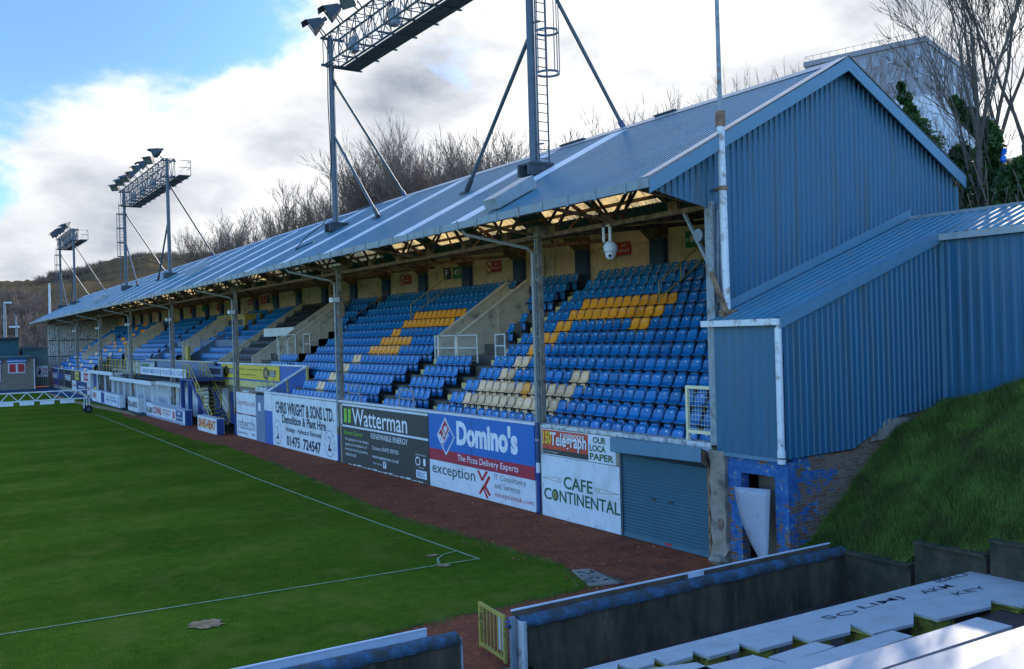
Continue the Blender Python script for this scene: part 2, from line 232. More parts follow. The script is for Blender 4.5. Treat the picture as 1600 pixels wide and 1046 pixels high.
# ---------------------------------------------------------------- mesh builder
def tag(o, label=None, cat=None, group=None, kind=None):
    if label: o['label'] = label
    if cat: o['category'] = cat
    if group: o['group'] = group
    if kind: o['kind'] = kind
    return o
WORLD = {}
def empty(name, loc, label, cat, group=None):
    o = bpy.data.objects.new(name, None); COL.objects.link(o); o.location = loc; o.empty_display_size = .2
    WORLD[o] = Vector(loc); tag(o, label, cat, group); return o
class MB:
    def __init__(s): s.v = []; s.f = []; s.m = []; s.ms = []; s.smooth = False
    def mi(s, m):
        if m not in s.ms: s.ms.append(m)
        return s.ms.index(m)
    def poly(s, pts, m):
        b = len(s.v); s.v += [tuple(p) for p in pts]; s.f.append(tuple(range(b, b+len(pts)))); s.m.append(s.mi(m)); return s
    def mesh(s, vs, fs, m):
        b = len(s.v); s.v += [tuple(p) for p in vs]; k = s.mi(m)
        for f in fs: s.f.append(tuple(i+b for i in f)); s.m.append(k)
        return s
    def box(s, x0, x1, y0, y1, z0, z1, m):
        v = [(x, y, z) for z in (z0, z1) for y in (y0, y1) for x in (x0, x1)]
        return s.mesh(v, [(0, 2, 3, 1), (4, 5, 7, 6), (0, 1, 5, 4), (2, 6, 7, 3), (0, 4, 6, 2), (1, 3, 7, 5)], m)
    def prism(s, pts, d, m):
        """closed polygon pts extruded by vector d"""
        n = len(pts); d = Vector(d); a = [Vector(p) for p in pts]; b = [p+d for p in a]
        return s.mesh(a+b, [tuple(range(n))[::-1], tuple(range(n, 2*n))]+[(i, (i+1) % n, n+(i+1) % n, n+i) for i in range(n)], m)
    def beam(s, p, q, w, h, m, up=(0, 0, 1)):
        p, q = Vector(p), Vector(q); d = (q-p)
        if d.length < 1e-6: return s
        d.normalize(); u = Vector(up)
        if abs(d.dot(u)) > .98: u = Vector((0, 1, 0))
        a = d.cross(u).normalized()*w/2; c = a.cross(d).normalized()*h/2
        v = [p-a-c, p+a-c, p+a+c, p-a+c, q-a-c, q+a-c, q+a+c, q-a+c]
        return s.mesh(v, [(3, 2, 1, 0), (4, 5, 6, 7), (0, 1, 5, 4), (1, 2, 6, 5), (2, 3, 7, 6), (3, 0, 4, 7)], m)
    def tube(s, pts, r, m, n=8, cap=True):
        pts = [Vector(p) for p in pts]; rs = r if isinstance(r, (list, tuple)) else [r]*len(pts); rings = []
        b = len(s.v); k = s.mi(m)
        for i, p in enumerate(pts):
            d = (pts[min(i+1, len(pts)-1)]-pts[max(i-1, 0)]).normalized()
            a = d.cross(Vector((0, 0, 1)) if abs(d.z) < .95 else Vector((0, 1, 0))).normalized(); c = a.cross(d)
            for j in range(n):
                t = 2*math.pi*j/n; s.v.append(tuple(p+(a*math.cos(t)+c*math.sin(t))*rs[i]))
        for i in range(len(pts)-1):
            for j in range(n):
                s.f.append((b+i*n+j, b+i*n+(j+1) % n, b+(i+1)*n+(j+1) % n, b+(i+1)*n+j)); s.m.append(k)
        if cap:
            s.f.append(tuple(b+j for j in range(n))[::-1]); s.m.append(k); s.f.append(tuple(b+(len(pts)-1)*n+j for j in range(n))); s.m.append(k)
        return s
    def sphere(s, c, r, m, n=12, sc=(1, 1, 1)):
        v = []; f = []
        for i in range(n//2+1):
            for j in range(n):
                th = math.pi*i/(n//2); ph = 2*math.pi*j/n
                v.append((c[0]+r*sc[0]*math.sin(th)*math.cos(ph), c[1]+r*sc[1]*math.sin(th)*math.sin(ph), c[2]+r*sc[2]*math.cos(th)))
        for i in range(n//2):
            for j in range(n): f.append((i*n+j, (i+1)*n+j, (i+1)*n+(j+1) % n, i*n+(j+1) % n))
        return s.mesh(v, f, m)
    def build(s, name, parent=None, origin=None, smooth=False, label=None):
        L = WORLD[parent] if parent else Vector(origin or (0, 0, 0))
        me = bpy.data.meshes.new(name); me.from_pydata([(a-L.x, b-L.y, c-L.z) for a, b, c in s.v], [], s.f)
        for m in s.ms: me.materials.append(MATS[m])
        me.polygons.foreach_set('material_index', s.m)
        if smooth: me.polygons.foreach_set('use_smooth', [True]*len(me.polygons))
        me.update(); o = bpy.data.objects.new(name, me); COL.objects.link(o)
        if parent: o.parent = parent; WORLD[o] = L
        else: o.location = L; WORLD[o] = L
        if label: o['label'] = label
        return o
def corr(mb, O, A, B, pitch, depth, nrm, m, thick=0, shape='trap'):
    """corrugated sheet: ribs run along B, spaced along A from corner O; B may be a function of the distance along A giving (start, end) vectors"""
    O, A, nrm = Vector(O), Vector(A), Vector(nrm).normalized(); L = A.length; A = A.normalized()
    prof = [(0, 0), (.5, 0), (.62, 1), (.88, 1)] if shape == 'trap' else [(0, 0), (.25, .75), (.5, 1), (.75, .75)]
    ts = []; k = 0
    while k*pitch < L:
        for a, h in prof:
            t = (k+a)*pitch
            if t < L: ts.append((t, h))
        k += 1
    ts.append((L, 0)); vs = []
    for t, h in ts:
        s0, s1 = B(t) if callable(B) else (Vector((0, 0, 0)), Vector(B))
        p = O+A*t+nrm*(h*depth); vs += [p+s0, p+s1]
    mb.mesh(vs, [(2*i, 2*i+2, 2*i+3, 2*i+1) for i in range(len(ts)-1)], m)
_tc = {}
def glyphs(text, bold=0.0, shear=0, spacing=1.0):
    key = (text, bold, shear, spacing)
    if key not in _tc:
        c = bpy.data.curves.new('t', 'FONT'); c.body = text; c.offset = bold; c.shear = shear; c.space_character = spacing; c.resolution_u = 3
        o = bpy.data.objects.new('t', c); COL.objects.link(o)
        dg = bpy.context.evaluated_depsgraph_get(); me = bpy.data.meshes.new_from_object(o.evaluated_get(dg))
        v = [(p.co.x, p.co.y) for p in me.vertices]; f = [tuple(p.vertices) for p in me.polygons]
        bpy.data.objects.remove(o); bpy.data.curves.remove(c); bpy.data.meshes.remove(me)
        xs = [a for a, b in v]; ys = [b for a, b in v]; x0, x1, y0, y1 = min(xs), max(xs), min(ys), max(ys)
        _tc[key] = ([((a-x0)/(x1-x0), (b-y0)/(y1-y0)) for a, b in v], f)
    return _tc[key]
class Face:
    """a flat rectangle in the place: O = lower left corner, R = along the writing, U = up; text boxes are fractions of it"""
    def __init__(s, O, R, U): s.O, s.R, s.U = Vector(O), Vector(R), Vector(U); s.n = s.R.cross(s.U).normalized()
    def p(s, a, b, lift=.004): return s.O+s.R*a+s.U*b+s.n*lift
    def text(s, mb, t, x0, x1, y0, y1, m, bold=0, shear=0, lift=.006, spacing=1.0):
        v, f = glyphs(t, bold, shear, spacing); mb.mesh([s.p(x0+(x1-x0)*a, y0+(y1-y0)*b, lift) for a, b in v], f, m)
    def rect(s, mb, x0, x1, y0, y1, m, lift=.004): mb.poly([s.p(x0, y0, lift), s.p(x1, y0, lift), s.p(x1, y1, lift), s.p(x0, y1, lift)], m)
    def pol(s, mb, pts, m, lift=.005): mb.poly([s.p(a, b, lift) for a, b in pts], m)
    def disc(s, mb, cx, cy, rx, ry, m, lift=.006, n=20): mb.poly([s.p(cx+rx*math.cos(2*math.pi*i/n), cy+ry*math.sin(2*math.pi*i/n), lift) for i in range(n)], m)
    def ring(s, mb, cx, cy, rx, ry, w, m, lift=.006, n=24, dash=False):
        for i in range(n):
            if dash and i % 3 == 2: continue
            a, b = 2*math.pi*i/n, 2*math.pi*(i+1)/n
            mb.poly([s.p(cx+rx*k*math.cos(t), cy+ry*k*math.sin(t), lift) for t, k in ((a, 1), (b, 1), (b, 1-w), (a, 1-w))], m)
XF = 15.83
def pitch_face(Yl, Yr, z0, z1, X=XF): return Face((X, Yl, z0), (0, Yr-Yl, 0), (0, 0, z1-z0))
# ================================================================ GRANDSTAND
Y0, Y1 = 16.3, 144.5            # near and far end
EX, EZ, RX, RZ, BX, BZ = 13.9, 8.75, 20.6, 12.25, 25.5, 9.58
WX = 25.0                       # back wall
stand = empty('grandstand', (20, 80, 0), 'long football grandstand with blue ribbed metal roof and gable beside the pitch', 'grandstand')
fs = Vector((RX-EX, 0, RZ-EZ)); bs_ = Vector((BX-RX, 0, BZ-RZ)); fn = Vector((-(RZ-EZ), 0, RX-EX)).normalized(); bn = Vector((RZ-BZ, 0, BX-RX)).normalized()
SKY = [25.1, 29.2, 35.8, 41.1, 46.4, 51.7, 56.5, 61.9, 67.2, 72.5, 77.8, 83, 88.4, 93.7, 99, 104.3, 109.6, 114.9, 120, 125.5, 131, 136.5]
m = MB(); y = Y0-.25; prev = Y0-.25
for sy in SKY+[None]:
    e = (sy-.5) if sy else Y1
    corr(m, (EX, e, EZ), (0, prev-e, 0), fs, .2, .035, fn, 'clad_roof'); prev = (sy+.5) if sy else e
RL = [(27.4, 30.9), (31.3, 34.7), (36.8, 40.4), (41.9, 45.2), (46.7, 50.0), (52.5, 56.9), (59.0, 62.0)]
while RL[-1][1] < 136: RL.append((RL[-1][0]+5.25, RL[-1][1]+5.25))
ta, tb = .30, .74; prev = Y0-.25
for a, b in RL+[(Y1, Y1)]:
    corr(m, (RX, a, RZ), (0, prev-a, 0), bs_, .2, .035, bn, 'clad_roof')
    if b > a: corr(m, (RX, b, RZ), (0, a-b, 0), bs_*ta, .2, .035, bn, 'clad_roof'); corr(m, Vector((RX, b, RZ))+bs_*tb, (0, a-b, 0), bs_*(1-tb), .2, .035, bn, 'clad_roof')
    prev = b
roof = m.build('roof', stand)
for a, b in RL: m = MB(); corr(m, Vector((RX, b, RZ))+bs_*ta, (0, a-b, 0), bs_*(tb-ta), .2, .035, bn, 'rooflight'); m.build('rooflight', roof)
for sy in SKY:
    m = MB(); corr(m, (EX, sy+.5, EZ), (0, -1.0, 0), fs*.98, .2, .035, fn, 'skylight'); m.build('skylight', roof)
m = MB(); m.prism([(RX-.28, Y0-.3, RZ-.09), (RX, Y0-.3, RZ+.09), (RX+.28, Y0-.3, RZ-.09), (RX, Y0-.3, RZ+.06)], (0, Y1-Y0+.3, 0), 'flash'); m.build('ridge_cap', roof)
for yy, l in ((22.5, 1.0), (27.3, 1.5), (44.5, 3.2)): m = MB(); m.box(RX-.1, RX+.05, yy, yy+l, RZ+.08, RZ+.12, 'galv_dark'); m.build('ridge_plate', roof)   # kit lying along the ridge
# gutter with its upright joints
m = MB(); m.box(EX-.13, EX+.02, Y0-.3, Y1, EZ-.18, EZ+.03, 'gutter')
yy = Y0+.5
while yy < Y1: m.box(EX-.155, EX-.125, yy-.03, yy+.03, EZ-.22, EZ+.06, 'steel_grey'); yy += 1.12
gut = m.build('gutter', stand)
# raised rain hoods on the roof
for (u, v) in ((800, 316), (308, 425), (158, 470)):
    d = _ray(u, v); k = (RZ-EZ)/(RX-EX); t = (EZ-H_CAM-k*EX)/(d.z-k*d.x); q = Vector((d.x*t, d.y*t, H_CAM+d.z*t))
    m = MB(); a = fs.normalized(); b = Vector((0, 1, 0))
    c0 = q+a*-.7+fn*.08; m.mesh([c0-b*.35, c0+b*.35, c0+b*.35+fn*.32, c0-b*.35+fn*.32, c0+a*1.5-b*.35, c0+a*1.5+b*.35, c0+a*1.5+b*.35+fn*.36, c0+a*1.5-b*.35+fn*.36],
        [(0, 1, 2, 3), (4, 7, 6, 5), (0, 4, 5, 1), (3, 2, 6, 7), (1, 5, 6, 2), (0, 3, 7, 4)], 'flash'); m.build('roof_vent', roof)
# gable walls
def gz(x): return EZ+(x-EX)*(RZ-EZ)/(RX-EX) if x < RX else RZ+(x-RX)*(BZ-RZ)/(BX-RX)
def annex_z(x): return 5.60+(x-15.7)*.348
def gb(t):
    x = EX+.12+t
    if x < 16.0: lo = 8.62-(x-EX)*.20
    elif x < 23.4: lo = annex_z(x)-.05
    else: lo = 8.0
    return Vector((0, 0, lo)), Vector((0, 0, gz(x)-.06))
m = MB(); corr(m, (EX+.12, Y0, 0), (BX-EX-.16, 0, 0), gb, .19, .035, (0, -1, 0), 'clad'); gw = m.build('gable_wall', stand)
m = MB()
for a, b in (((EX-.12, 0, EZ+.02), (RX, 0, RZ+.06)), ((RX, 0, RZ+.06), (BX+.1, 0, BZ-.02))):
    a, b = Vector(a), Vector(b); a.y = b.y = Y0-.32; dz = Vector((0, 0, -.34)); w_ = Vector((0, .34, 0))
    m.mesh([a, b, b+dz, a+dz, a+Vector((0, .03, 0)), b+Vector((0, .03, 0)), b+dz+Vector((0, .03, 0)), a+dz+Vector((0, .03, 0))], [(0, 3, 2, 1), (4, 5, 6, 7), (3, 7, 6, 2)], 'trim')
    m.mesh([a+Vector((0, -.01, .05)), b+Vector((0, -.01, .05)), b+w_+Vector((0, 0, .05)), a+w_+Vector((0, 0, .05))], [(0, 1, 2, 3)], 'flash')
m.box(BX-.06, BX+.05, Y0-.1, Y0+.1, 7.9, BZ-.3, 'trim')
m.build('barge_board', gw)
m = MB()
corr(m, (15.9, Y1-.4, 0), (9.3, 0, 0), lambda t: (Vector((0, 0, 2.0)), Vector((0, 0, gz(15.9+t)-.1))), .3, .04, (0, -1, 0), 'white_old')
for zz in (4.0, 6.2): m.box(15.9, 25.1, Y1-.52, Y1-.46, zz, zz+.12, 'galv_dark')
m.build('end_wall', stand, label='pale ribbed far end wall')
# back wall, posts and top strip
m = MB(); corr(m, (WX, Y1-.4, 0), (0, Y0+.1-Y1+.4, 0), lambda t: (Vector((0, 0, 6.2)), Vector((0, 0, 9.78))), .17, .02, (-1, 0, 0), 'cream')
m.box(WX-.06, WX-.025, Y0+.1, Y1-.5, 8.95, 9.02, 'cream'); m.box(WX+.05, BX, Y0+.1, Y1-.5, 0, 9.4, 'clad')
bw = m.build('back_wall', stand)
PY = [onX(u, 420, WX-.15).y for u in (1029, 910, 811, 729, 660, 602, 551, 506, 465)]
st_ = 5.25
while PY[-1] < 136: PY.append(PY[-1]+st_)
for py in PY:
    m = MB(); m.box(WX-.24, WX-.022, py-.42, py+.42, 6.9, 8.98, 'blue_dark'); m.prism([(WX-.24, py-.44, 8.98), (WX-.9, py-.44, 9.5), (WX-.03, py-.44, 9.5), (WX-.03, py-.44, 8.98)], (0, .88, 0), 'rust'); m.build('wall_post', bw)
# doors in the back wall
for u0, u1, v0, v1 in ((838, 866, 385, 432),):
    a = onX(u0, 400, WX-.05); b = onX(u1, 400, WX-.05); m = MB(); m.box(WX-.07, WX-.03, b.y, a.y, 7.6, 9.0, 'vom_wall'); m.box(WX-.09, WX-.07, (a.y+b.y)/2-.02, (a.y+b.y)/2+.02, 7.6, 9.0, 'galv_dark'); m.build('door', bw)
# columns and front truss
CY = [23.7, 39.45, 55.2, 71.0, 86.3, 101.6, 117.3, 132.9]
for i, cy in enumerate(CY):
    m = MB(); r0, r1 = 15.92, 16.08
    for dy in (-.075, .075): m.box(r0, r1, cy+dy-.02, cy+dy+.02, 0, 8.6, 'steel_grey' if dy > 0 else 'col_steel')
    zz = .25
    while zz < 8.4: m.box(r0+.015, r1-.015, cy-.07, cy+.07, zz, zz+.11, 'col_steel'); zz += .42
    m.box(r0+.06, r1-.06, cy-.07, cy+.07, 0, 8.5, 'col_steel'); m.box(r0-.12, r1+.12, cy-.3, cy+.3, 8.30, 8.62, 'col_steel'); m.build('column', stand)
    m = MB(); x = 15.815; dcy = cy-.12
    m.tube([(EX, cy+.95, 8.62), (EX+.15, cy+.95, 8.42), (x-.12, dcy+.24, 7.98), (x, dcy+.16, 7.82), (x, dcy+.16, 2.75)], .052, 'pipe', 10)
    m.tube([(x, dcy+.16, 2.75), (x, dcy+.16, 1.55)], .066, 'blue_dark' if i == 0 else 'steel_grey', 10)
    m.tube([(x, dcy+.16, 1.55), (x, dcy+.16, 1.25)], .067, 'white' if i == 0 else 'rust', 10); m.tube([(x, dcy+.16, 1.25), (x, dcy+.16, .12), (x-.06, dcy+.16, .03)], .066, 'royal', 10)
    for zz in (2.2, 3.9, 5.4, 6.9): m.tube([(x, dcy+.16, zz), (x, dcy+.16, zz+.07)], .078, 'pipe', 10)
    m.build('downpipe', stand)
TX = 16.08
m = MB(); m.beam((TX, Y0, 8.32), (TX, Y1-.5, 8.32), .16, .12, 'rust'); m.beam((TX, Y0, 9.62), (TX, Y1-.5, 9.62), .12, .12, 'rust')
yy = Y0+.1; i = 0; st_ = 1.31
while yy+st_ < Y1-.5:
    a = (8.34, 9.6) if i % 2 else (9.6, 8.34)
    m.beam((TX, yy, a[0]), (TX, yy+st_, a[1]), .075, .075, 'rust')
    if i % 2 == 0: m.box(TX-.09, TX+.06, yy+st_-.17, yy+st_+.17, 8.34, 8.60, 'rust')
    yy += st_; i += 1
m.build('front_truss', stand)
m = MB()
for k in range(5):   # purlins
    x = EX+.5+k*1.25; z = gz(x)-.14; m.beam((x, Y0, z), (x, Y1-.5, z), .09, .13, 'rust')
for k in range(4):
    x = RX+.7+k*1.2; z = gz(x)-.14; m.beam((x, Y0, z), (x, Y1-.5, z), .09, .13, 'rust')
m.build('purlins', stand)
FRY = sorted(CY+[Y0+.25]+[(a+b)/2 for a, b in zip([16.3]+CY, CY+[140.6])]+[140.6])
for fy in FRY:   # cross frames
    m = MB(); m.beam((TX, fy, 8.32), (WX-.1, fy, 9.25), .09, .14, 'rust')
    m.beam((EX+.1, fy, EZ-.12), (RX, fy, RZ-.28), .1, .13, 'rust'); m.beam((RX, fy, RZ-.28), (WX, fy, gz(WX)-.28), .1, .13, 'rust')
    m.beam((EX+.1, fy, EZ-.14), (TX, fy, 8.34), .08, .08, 'rust')
    xs = [16.1, 17.6, 19.1, 20.6, 22.1, 23.6, 24.8]
    for j in range(6):
        lo = lambda x: 8.32+(x-16.08)*.104; hi = lambda x: gz(x)-.32
        a, b = ((xs[j], lo(xs[j])), (xs[j+1], hi(xs[j+1]))) if j % 2 == 0 else ((xs[j], hi(xs[j])), (xs[j+1], lo(xs[j+1])))
        m.beam((a[0], fy, a[1]), (b[0], fy, b[1]), .065, .065, 'rust')
    m.build('roof_frame', stand)
m = MB()   # end post of the stand
for dx in (-.12, .12): m.box(15.95+dx-.015, 15.95+dx+.015, Y0-.12, Y0+.12, 2.7, 8.4, 'steel_grey')
m.box(15.84, 16.06, Y0-.02, Y0+.02, 2.7, 8.4, 'steel_grey'); m.beam((15.95, Y0-.1, 6.0), (16.03, Y0-.1, 8.2), .05, .04, 'steel_grey')
m.beam((15.95, Y0+.12, 6.9), (16.05, Y0+1.05, 8.25), .07, .07, 'steel_grey')
zz = 2.9
while zz < 8.3:
    m.box(15.80, 15.815, Y0-.13, Y0-.09, zz, zz+.03, 'rust'); zz += .3
m.build('end_post', stand)
# ---- terrace
def rx(i): return 16.48+.64*i
def rz(i): return 2.82+.42*i-.74
ter = MB()
def treads(i0, i1, ya, yb):
    for i in range(i0, i1+1): ter.box(rx(i)-.44, WX if i == i1 else rx(i)+.22, ya, yb, rz(i)-.6 if i > i0 else 0.1, rz(i), 'terrace')
treads(0, 4, Y0+.1, 49.5); treads(5, 12, Y0+.1, 34.70); treads(5, 12, 36.45, 55.7); treads(11, 12, 34.70, 36.45)
ter.box(rx(4)-.4, rx(10)+.2, 34.7, 36.45, 1.5, rz(4)+.02, 'concrete')
treads(3, 12, 49.5, 55.7); treads(4, 12, 57.5, 80.0); treads(11, 12, 55.7, 57.5); treads(11, 12, 80, 82); treads(4, 12, 82, 105.7); treads(11, 12, 105.7, 107.5)
treads(4, 12, 107.5, 113); treads(0, 12, 113, Y1-.5)
for a, b in ((55.7, 57.5), (80, 82), (105.7, 107.5)): ter.box(rx(4)-.4, rx(10)+.2, a, b, 1.5, rz(4)+.02, 'concrete')
ter.build('terrace', stand)
# front wall of the terrace
m = MB(); m.box(15.86, 16.03, 39.2, 49.75, 0, 2.70, 'concrete'); m.box(15.86, 16.03, Y0+.1, 39.2, 0, 2.66, 'concrete')
m.box(15.80, 16.08, 23.85, 49.8, 2.66, 2.74, 'white'); m.box(15.79, 16.10, Y0+.1, 23.55, 2.63, 2.74, 'white_old'); m.box(15.815, 15.86, Y0+.1, 20.1, 2.38, 2.66, 'white_old')
m.build('front_wall', stand)
m = MB(); m.box(15.86, 16.03, 107, 141, 0, 2.6, 'concrete'); m.box(15.8, 16.08, 107, 141, 2.6, 2.66, 'white'); m.build('front_wall', stand)
# aisle step edges
def steps(name, i0, i1, ya, yb, mt='step_yellow'):
    m = MB()
    for i in range(i0, i1+1):
        m.box(rx(i)-.475, rx(i)-.44, ya, yb, rz(i)-.36, rz(i)-.005, 'terrace')
        c = (ya+yb)/2; w_ = (yb-ya)*.36
        m.box(rx(i)-.76, rx(i)-.476, c-w_, c+w_, rz(i)-.42, rz(i)-.2, mt)
    m.build('aisle_steps', stand)
steps('a', 1, 4, 31.6, 32.9); steps('a', 6, 12, 31.55, 32.7); steps('a', 1, 3, 36.25, 37.6); steps('a', 5, 12, 36.9, 37.6)
steps('a', 4, 12, 52.4, 53.4); steps('a', 5, 12, 57.7, 58.7); steps('a', 5, 12, 104.3, 105.4); steps('a', 6, 12, 82.2, 83.2)
# slatted front risers either side of the lower aisles
for ya, yb in ((31.6, 33.0), (36.2, 37.7)):
    m = MB()
    for k in range(7): m.box(16.05+k*.13, 16.13+k*.13, ya, yb, 2.12+k*.07, 2.16+k*.07, 'riser_wood')
    m.build('slatted_floor', stand)
def tagz(i): return 2.82+.42*i
# vomitories: sloping white walls
def vomitory(ya, yb, i0=5, i1=10.1, full=True, cap='vom_wall'):
    for yy in (ya, yb):
        m = MB(); t = .09
        a0, a1 = rx(i0)-.45, rx(i1)-.1; k = (tagz(i1)-tagz(i0))/(rx(i1)-rx(i0)); z0_ = tagz(i0)+.42; z1_ = z0_+k*(a1-a0)
        m.prism([(a0, yy-t, 2.5), (a1, yy-t, 2.5), (a1, yy-t, z1_), (a0, yy-t, z0_)], (0, 2*t, 0), 'vom_wall')
        m.beam((a0-.02, yy, z0_+.03), (a1, yy, z1_+.03), 2*t+.08, .07, cap)
        m.box(a0+2.0, a0+2.1, yy-t-.03, yy-t-.002, 4, z0_+k*2.0-.05, 'vom_wall')
        m.build('stairwell_wall', stand)
    m = MB(); m.box(rx(i1)-.08, rx(i1)+.08, ya+.09, yb-.09, 4.0, tagz(i1)+.38, 'vom_wall')
    m.box(rx(i1)-.12, rx(i1)-.082, ya+.15, (ya+yb)/2+.15, 4.2, 6.9, 'blue_paint'); m.box(rx(i1)-.11, rx(i1)-.082, ya+.4, ya+.95, 7.3, 7.5, 'cream')
    m.build('stairwell_back', stand)
    m = MB(); x = rx(i0)
    m.tube([(x+.0, yb-.13, tagz(i0)-.15), (x+.9, yb-.13, tagz(i0)+.15), (x+1.9, yb-.13, tagz(i0)-.25)], .025, 'yellow_rail', 6); m.build('handrail', stand)
vomitory(34.75, 36.4); vomitory(55.75, 57.4); vomitory(80.2, 82.0); vomitory(105.7, 107.4); vomitory(126.3, 128.0, 3, 8)
# white guard frames in front of the stairwells
def frame_rail(pts_y, x, z0, z1, mt='white_rail', mesh=True, name='guard_rail', r=.035, mids=1):
    m = MB()
    for yy in pts_y: m.tube([(x, yy, z0), (x, yy, z1)], r, mt, 6)
    ya, yb = pts_y[0], pts_y[-1]
    for k in range(mids+2): zz = z0+.08+(z1-z0-.08)*k/(mids+1); m.tube([(x, ya, zz), (x, yb, zz)], r*.9, mt, 6)
    if mesh:
        yy = ya+.12
        while yy < yb: m.tube([(x+.02, yy, z0+.1), (x+.02, yy, z1-.03)], .006, mt, 3, False); yy += .12
    m.build(name, stand)
x5 = rx(4)+.25
A = onX(679, 513, x5); B = onX(745, 513, x5)
frame_rail([B.y, (A.y+B.y)/2-.0, A.y], x5, 4.30, 5.42)
frame_rail([onX(785, 513, x5).y, onX(770, 513, x5).y], x5+.1, 4.45, 5.42)
frame_rail([onX(462, 530, rx(5)).y, onX(447, 530, rx(5)).y, onX(433, 530, rx(5)).y], rx(5), 4.5, 5.75, mesh=False)
frame_rail([onX(474, 530, rx(5)).y, onX(464, 530, rx(5)).y], rx(5)+.4, 4.5, 5.75, mesh=False)
# cream guard frame at the near end of the front row
m = MB()
for yy in (16.38, 17.32): m.beam((15.95, yy, 2.72), (15.95, yy, 4.02), .07, .07, 'frame_cream')
for zz in (4.02, 2.95): m.beam((15.95, 16.35, zz), (15.95, 17.35, zz), .06, .08, 'frame_cream')
for k in range(9): m.tube([(15.95, 16.45+k*.1, 2.97), (15.95, 16.45+k*.1, 3.98)], .0035, 'frame_cream', 3, False)
for k in range(9): m.tube([(15.95, 16.4, 3.02+k*.11), (15.95, 17.3, 3.02+k*.11)], .0035, 'frame_cream', 3, False)
m.build('guard_frame', stand)
# grey hoops on the front wall
for u0, u1, v in ((544, 562, 603), (624, 646, 610)):
    a, b = onX(u0, v, 16.15), onX(u1, v, 16.15); m = MB(); z1_ = a.z+.02
    m.tube([(16.15, a.y, 2.6), (16.15, a.y, z1_-.06), (16.15, a.y-.06, z1_), (16.15, b.y+.06, z1_), (16.15, b.y, z1_-.06), (16.15, b.y, 2.6)], .028, 'pipe', 8)
    m.tube([(16.15, a.y, z1_-.33), (16.15, b.y, z1_-.33)], .022, 'pipe', 6); m.build('crowd_rail', stand)
# stair handrails in the upper rows
for (pa, pb, mt) in (((1036, 439), (1105, 388), 'yellow_rail'), ((647, 480), (712, 432), 'yellow_rail'), ((563, 530), (640, 490), 'rust')):
    m = MB(); a = onX(*pa, rx(9)); i0 = 8.6
    for h in (.62, .02) if mt == 'yellow_rail' else (.3,):
        m.tube([(rx(8.7), a.y, tagz(8.7)+h), (rx(12.1), a.y, tagz(12.1)+h)], .022, mt, 6)
    if mt == 'yellow_rail':
        for i in (8.7, 10.3, 12.0): m.tube([(rx(i), a.y, tagz(i)-.35), (rx(i), a.y, tagz(i)+.62)], .022, mt, 6)
    m.build('handrail', stand)
# ---- black-seat section walls, middle boxes
def slope_wall(yy, i0, i1, top, bot=3.5, mt='vom_wall', t=.06, ybot=None):
    m = MB(); a0, a1 = rx(i0)-.4, rx(i1)+.2; k = .42/.64
    m.prism([(a0, yy-t, bot), (a1, yy-t, bot), (a1, yy-t, tagz(i1)+top+.1), (a0, yy-t, tagz(i0)+top-.2)], (0, 2*t, 0), mt)
    m.beam((a0, yy, tagz(i0)+top-.2+.03), (a1, yy, tagz(i1)+top+.13), 2*t+.06, .06, 'cream' if mt == 'vom_wall' else mt); m.build('dividing_wall', stand)
slope_wall(67.0, 3.2, 12.3, .12); slope_wall(61.0, 4, 12.3, .05)
m = MB()
a = onX(413, 519, rx(7)-.4); b = onX(460, 519, rx(7)-.4); m.box(rx(7)-.44, rx(7)-.38, b.y, a.y, a.z-.33, a.z+.22, 'white'); m.build('white_panel', stand)
slope_wall(75.6, 3.2, 6.8, .3, 3.0, 'blue_grey'); slope_wall(88.3, 3.2, 6.4, .2, 3.0, 'blue_grey')
m = MB(); m.box(rx(6)-.1, rx(6)+.0, 75.7, 88.2, 3.6, tagz(6)+.25, 'blue_grey'); m.box(rx(6)-.1, rx(6)+.0, 67.2, 75.5, 3.6, tagz(6)+.25, 'blue_grey'); m.build('box_back_wall', stand)
m = MB(); m.box(17.55, 17.68, 66.2, 88.3, 2.9, 4.02, 'blue_grey'); m.box(17.5, 17.7, 66.2, 88.3, 4.02, 4.10, 'vom_wall'); m.build('box_front_wall', stand)
m = MB(); m.box(rx(3)-.5, rx(3)-.3, 74.7, 75.5, 3.6, 5.2, 'yellow_rail'); m.build('yellow_panel', stand)
m = MB(); q0, q1 = onX(345, 500, rx(10)), onX(388, 500, rx(10)); m.box(rx(10)-.3, WX-.1, q1.y, q0.y, 6.3, q0.z+.3, 'yellow_rail'); m.box(rx(10)-.32, rx(10)-.3, q1.y+.5, q0.y-3.2, q0.z-.6, q0.z-.15, 'galv_dark'); m.build('tv_gantry_box', stand, label='dull yellow box below the back wall')
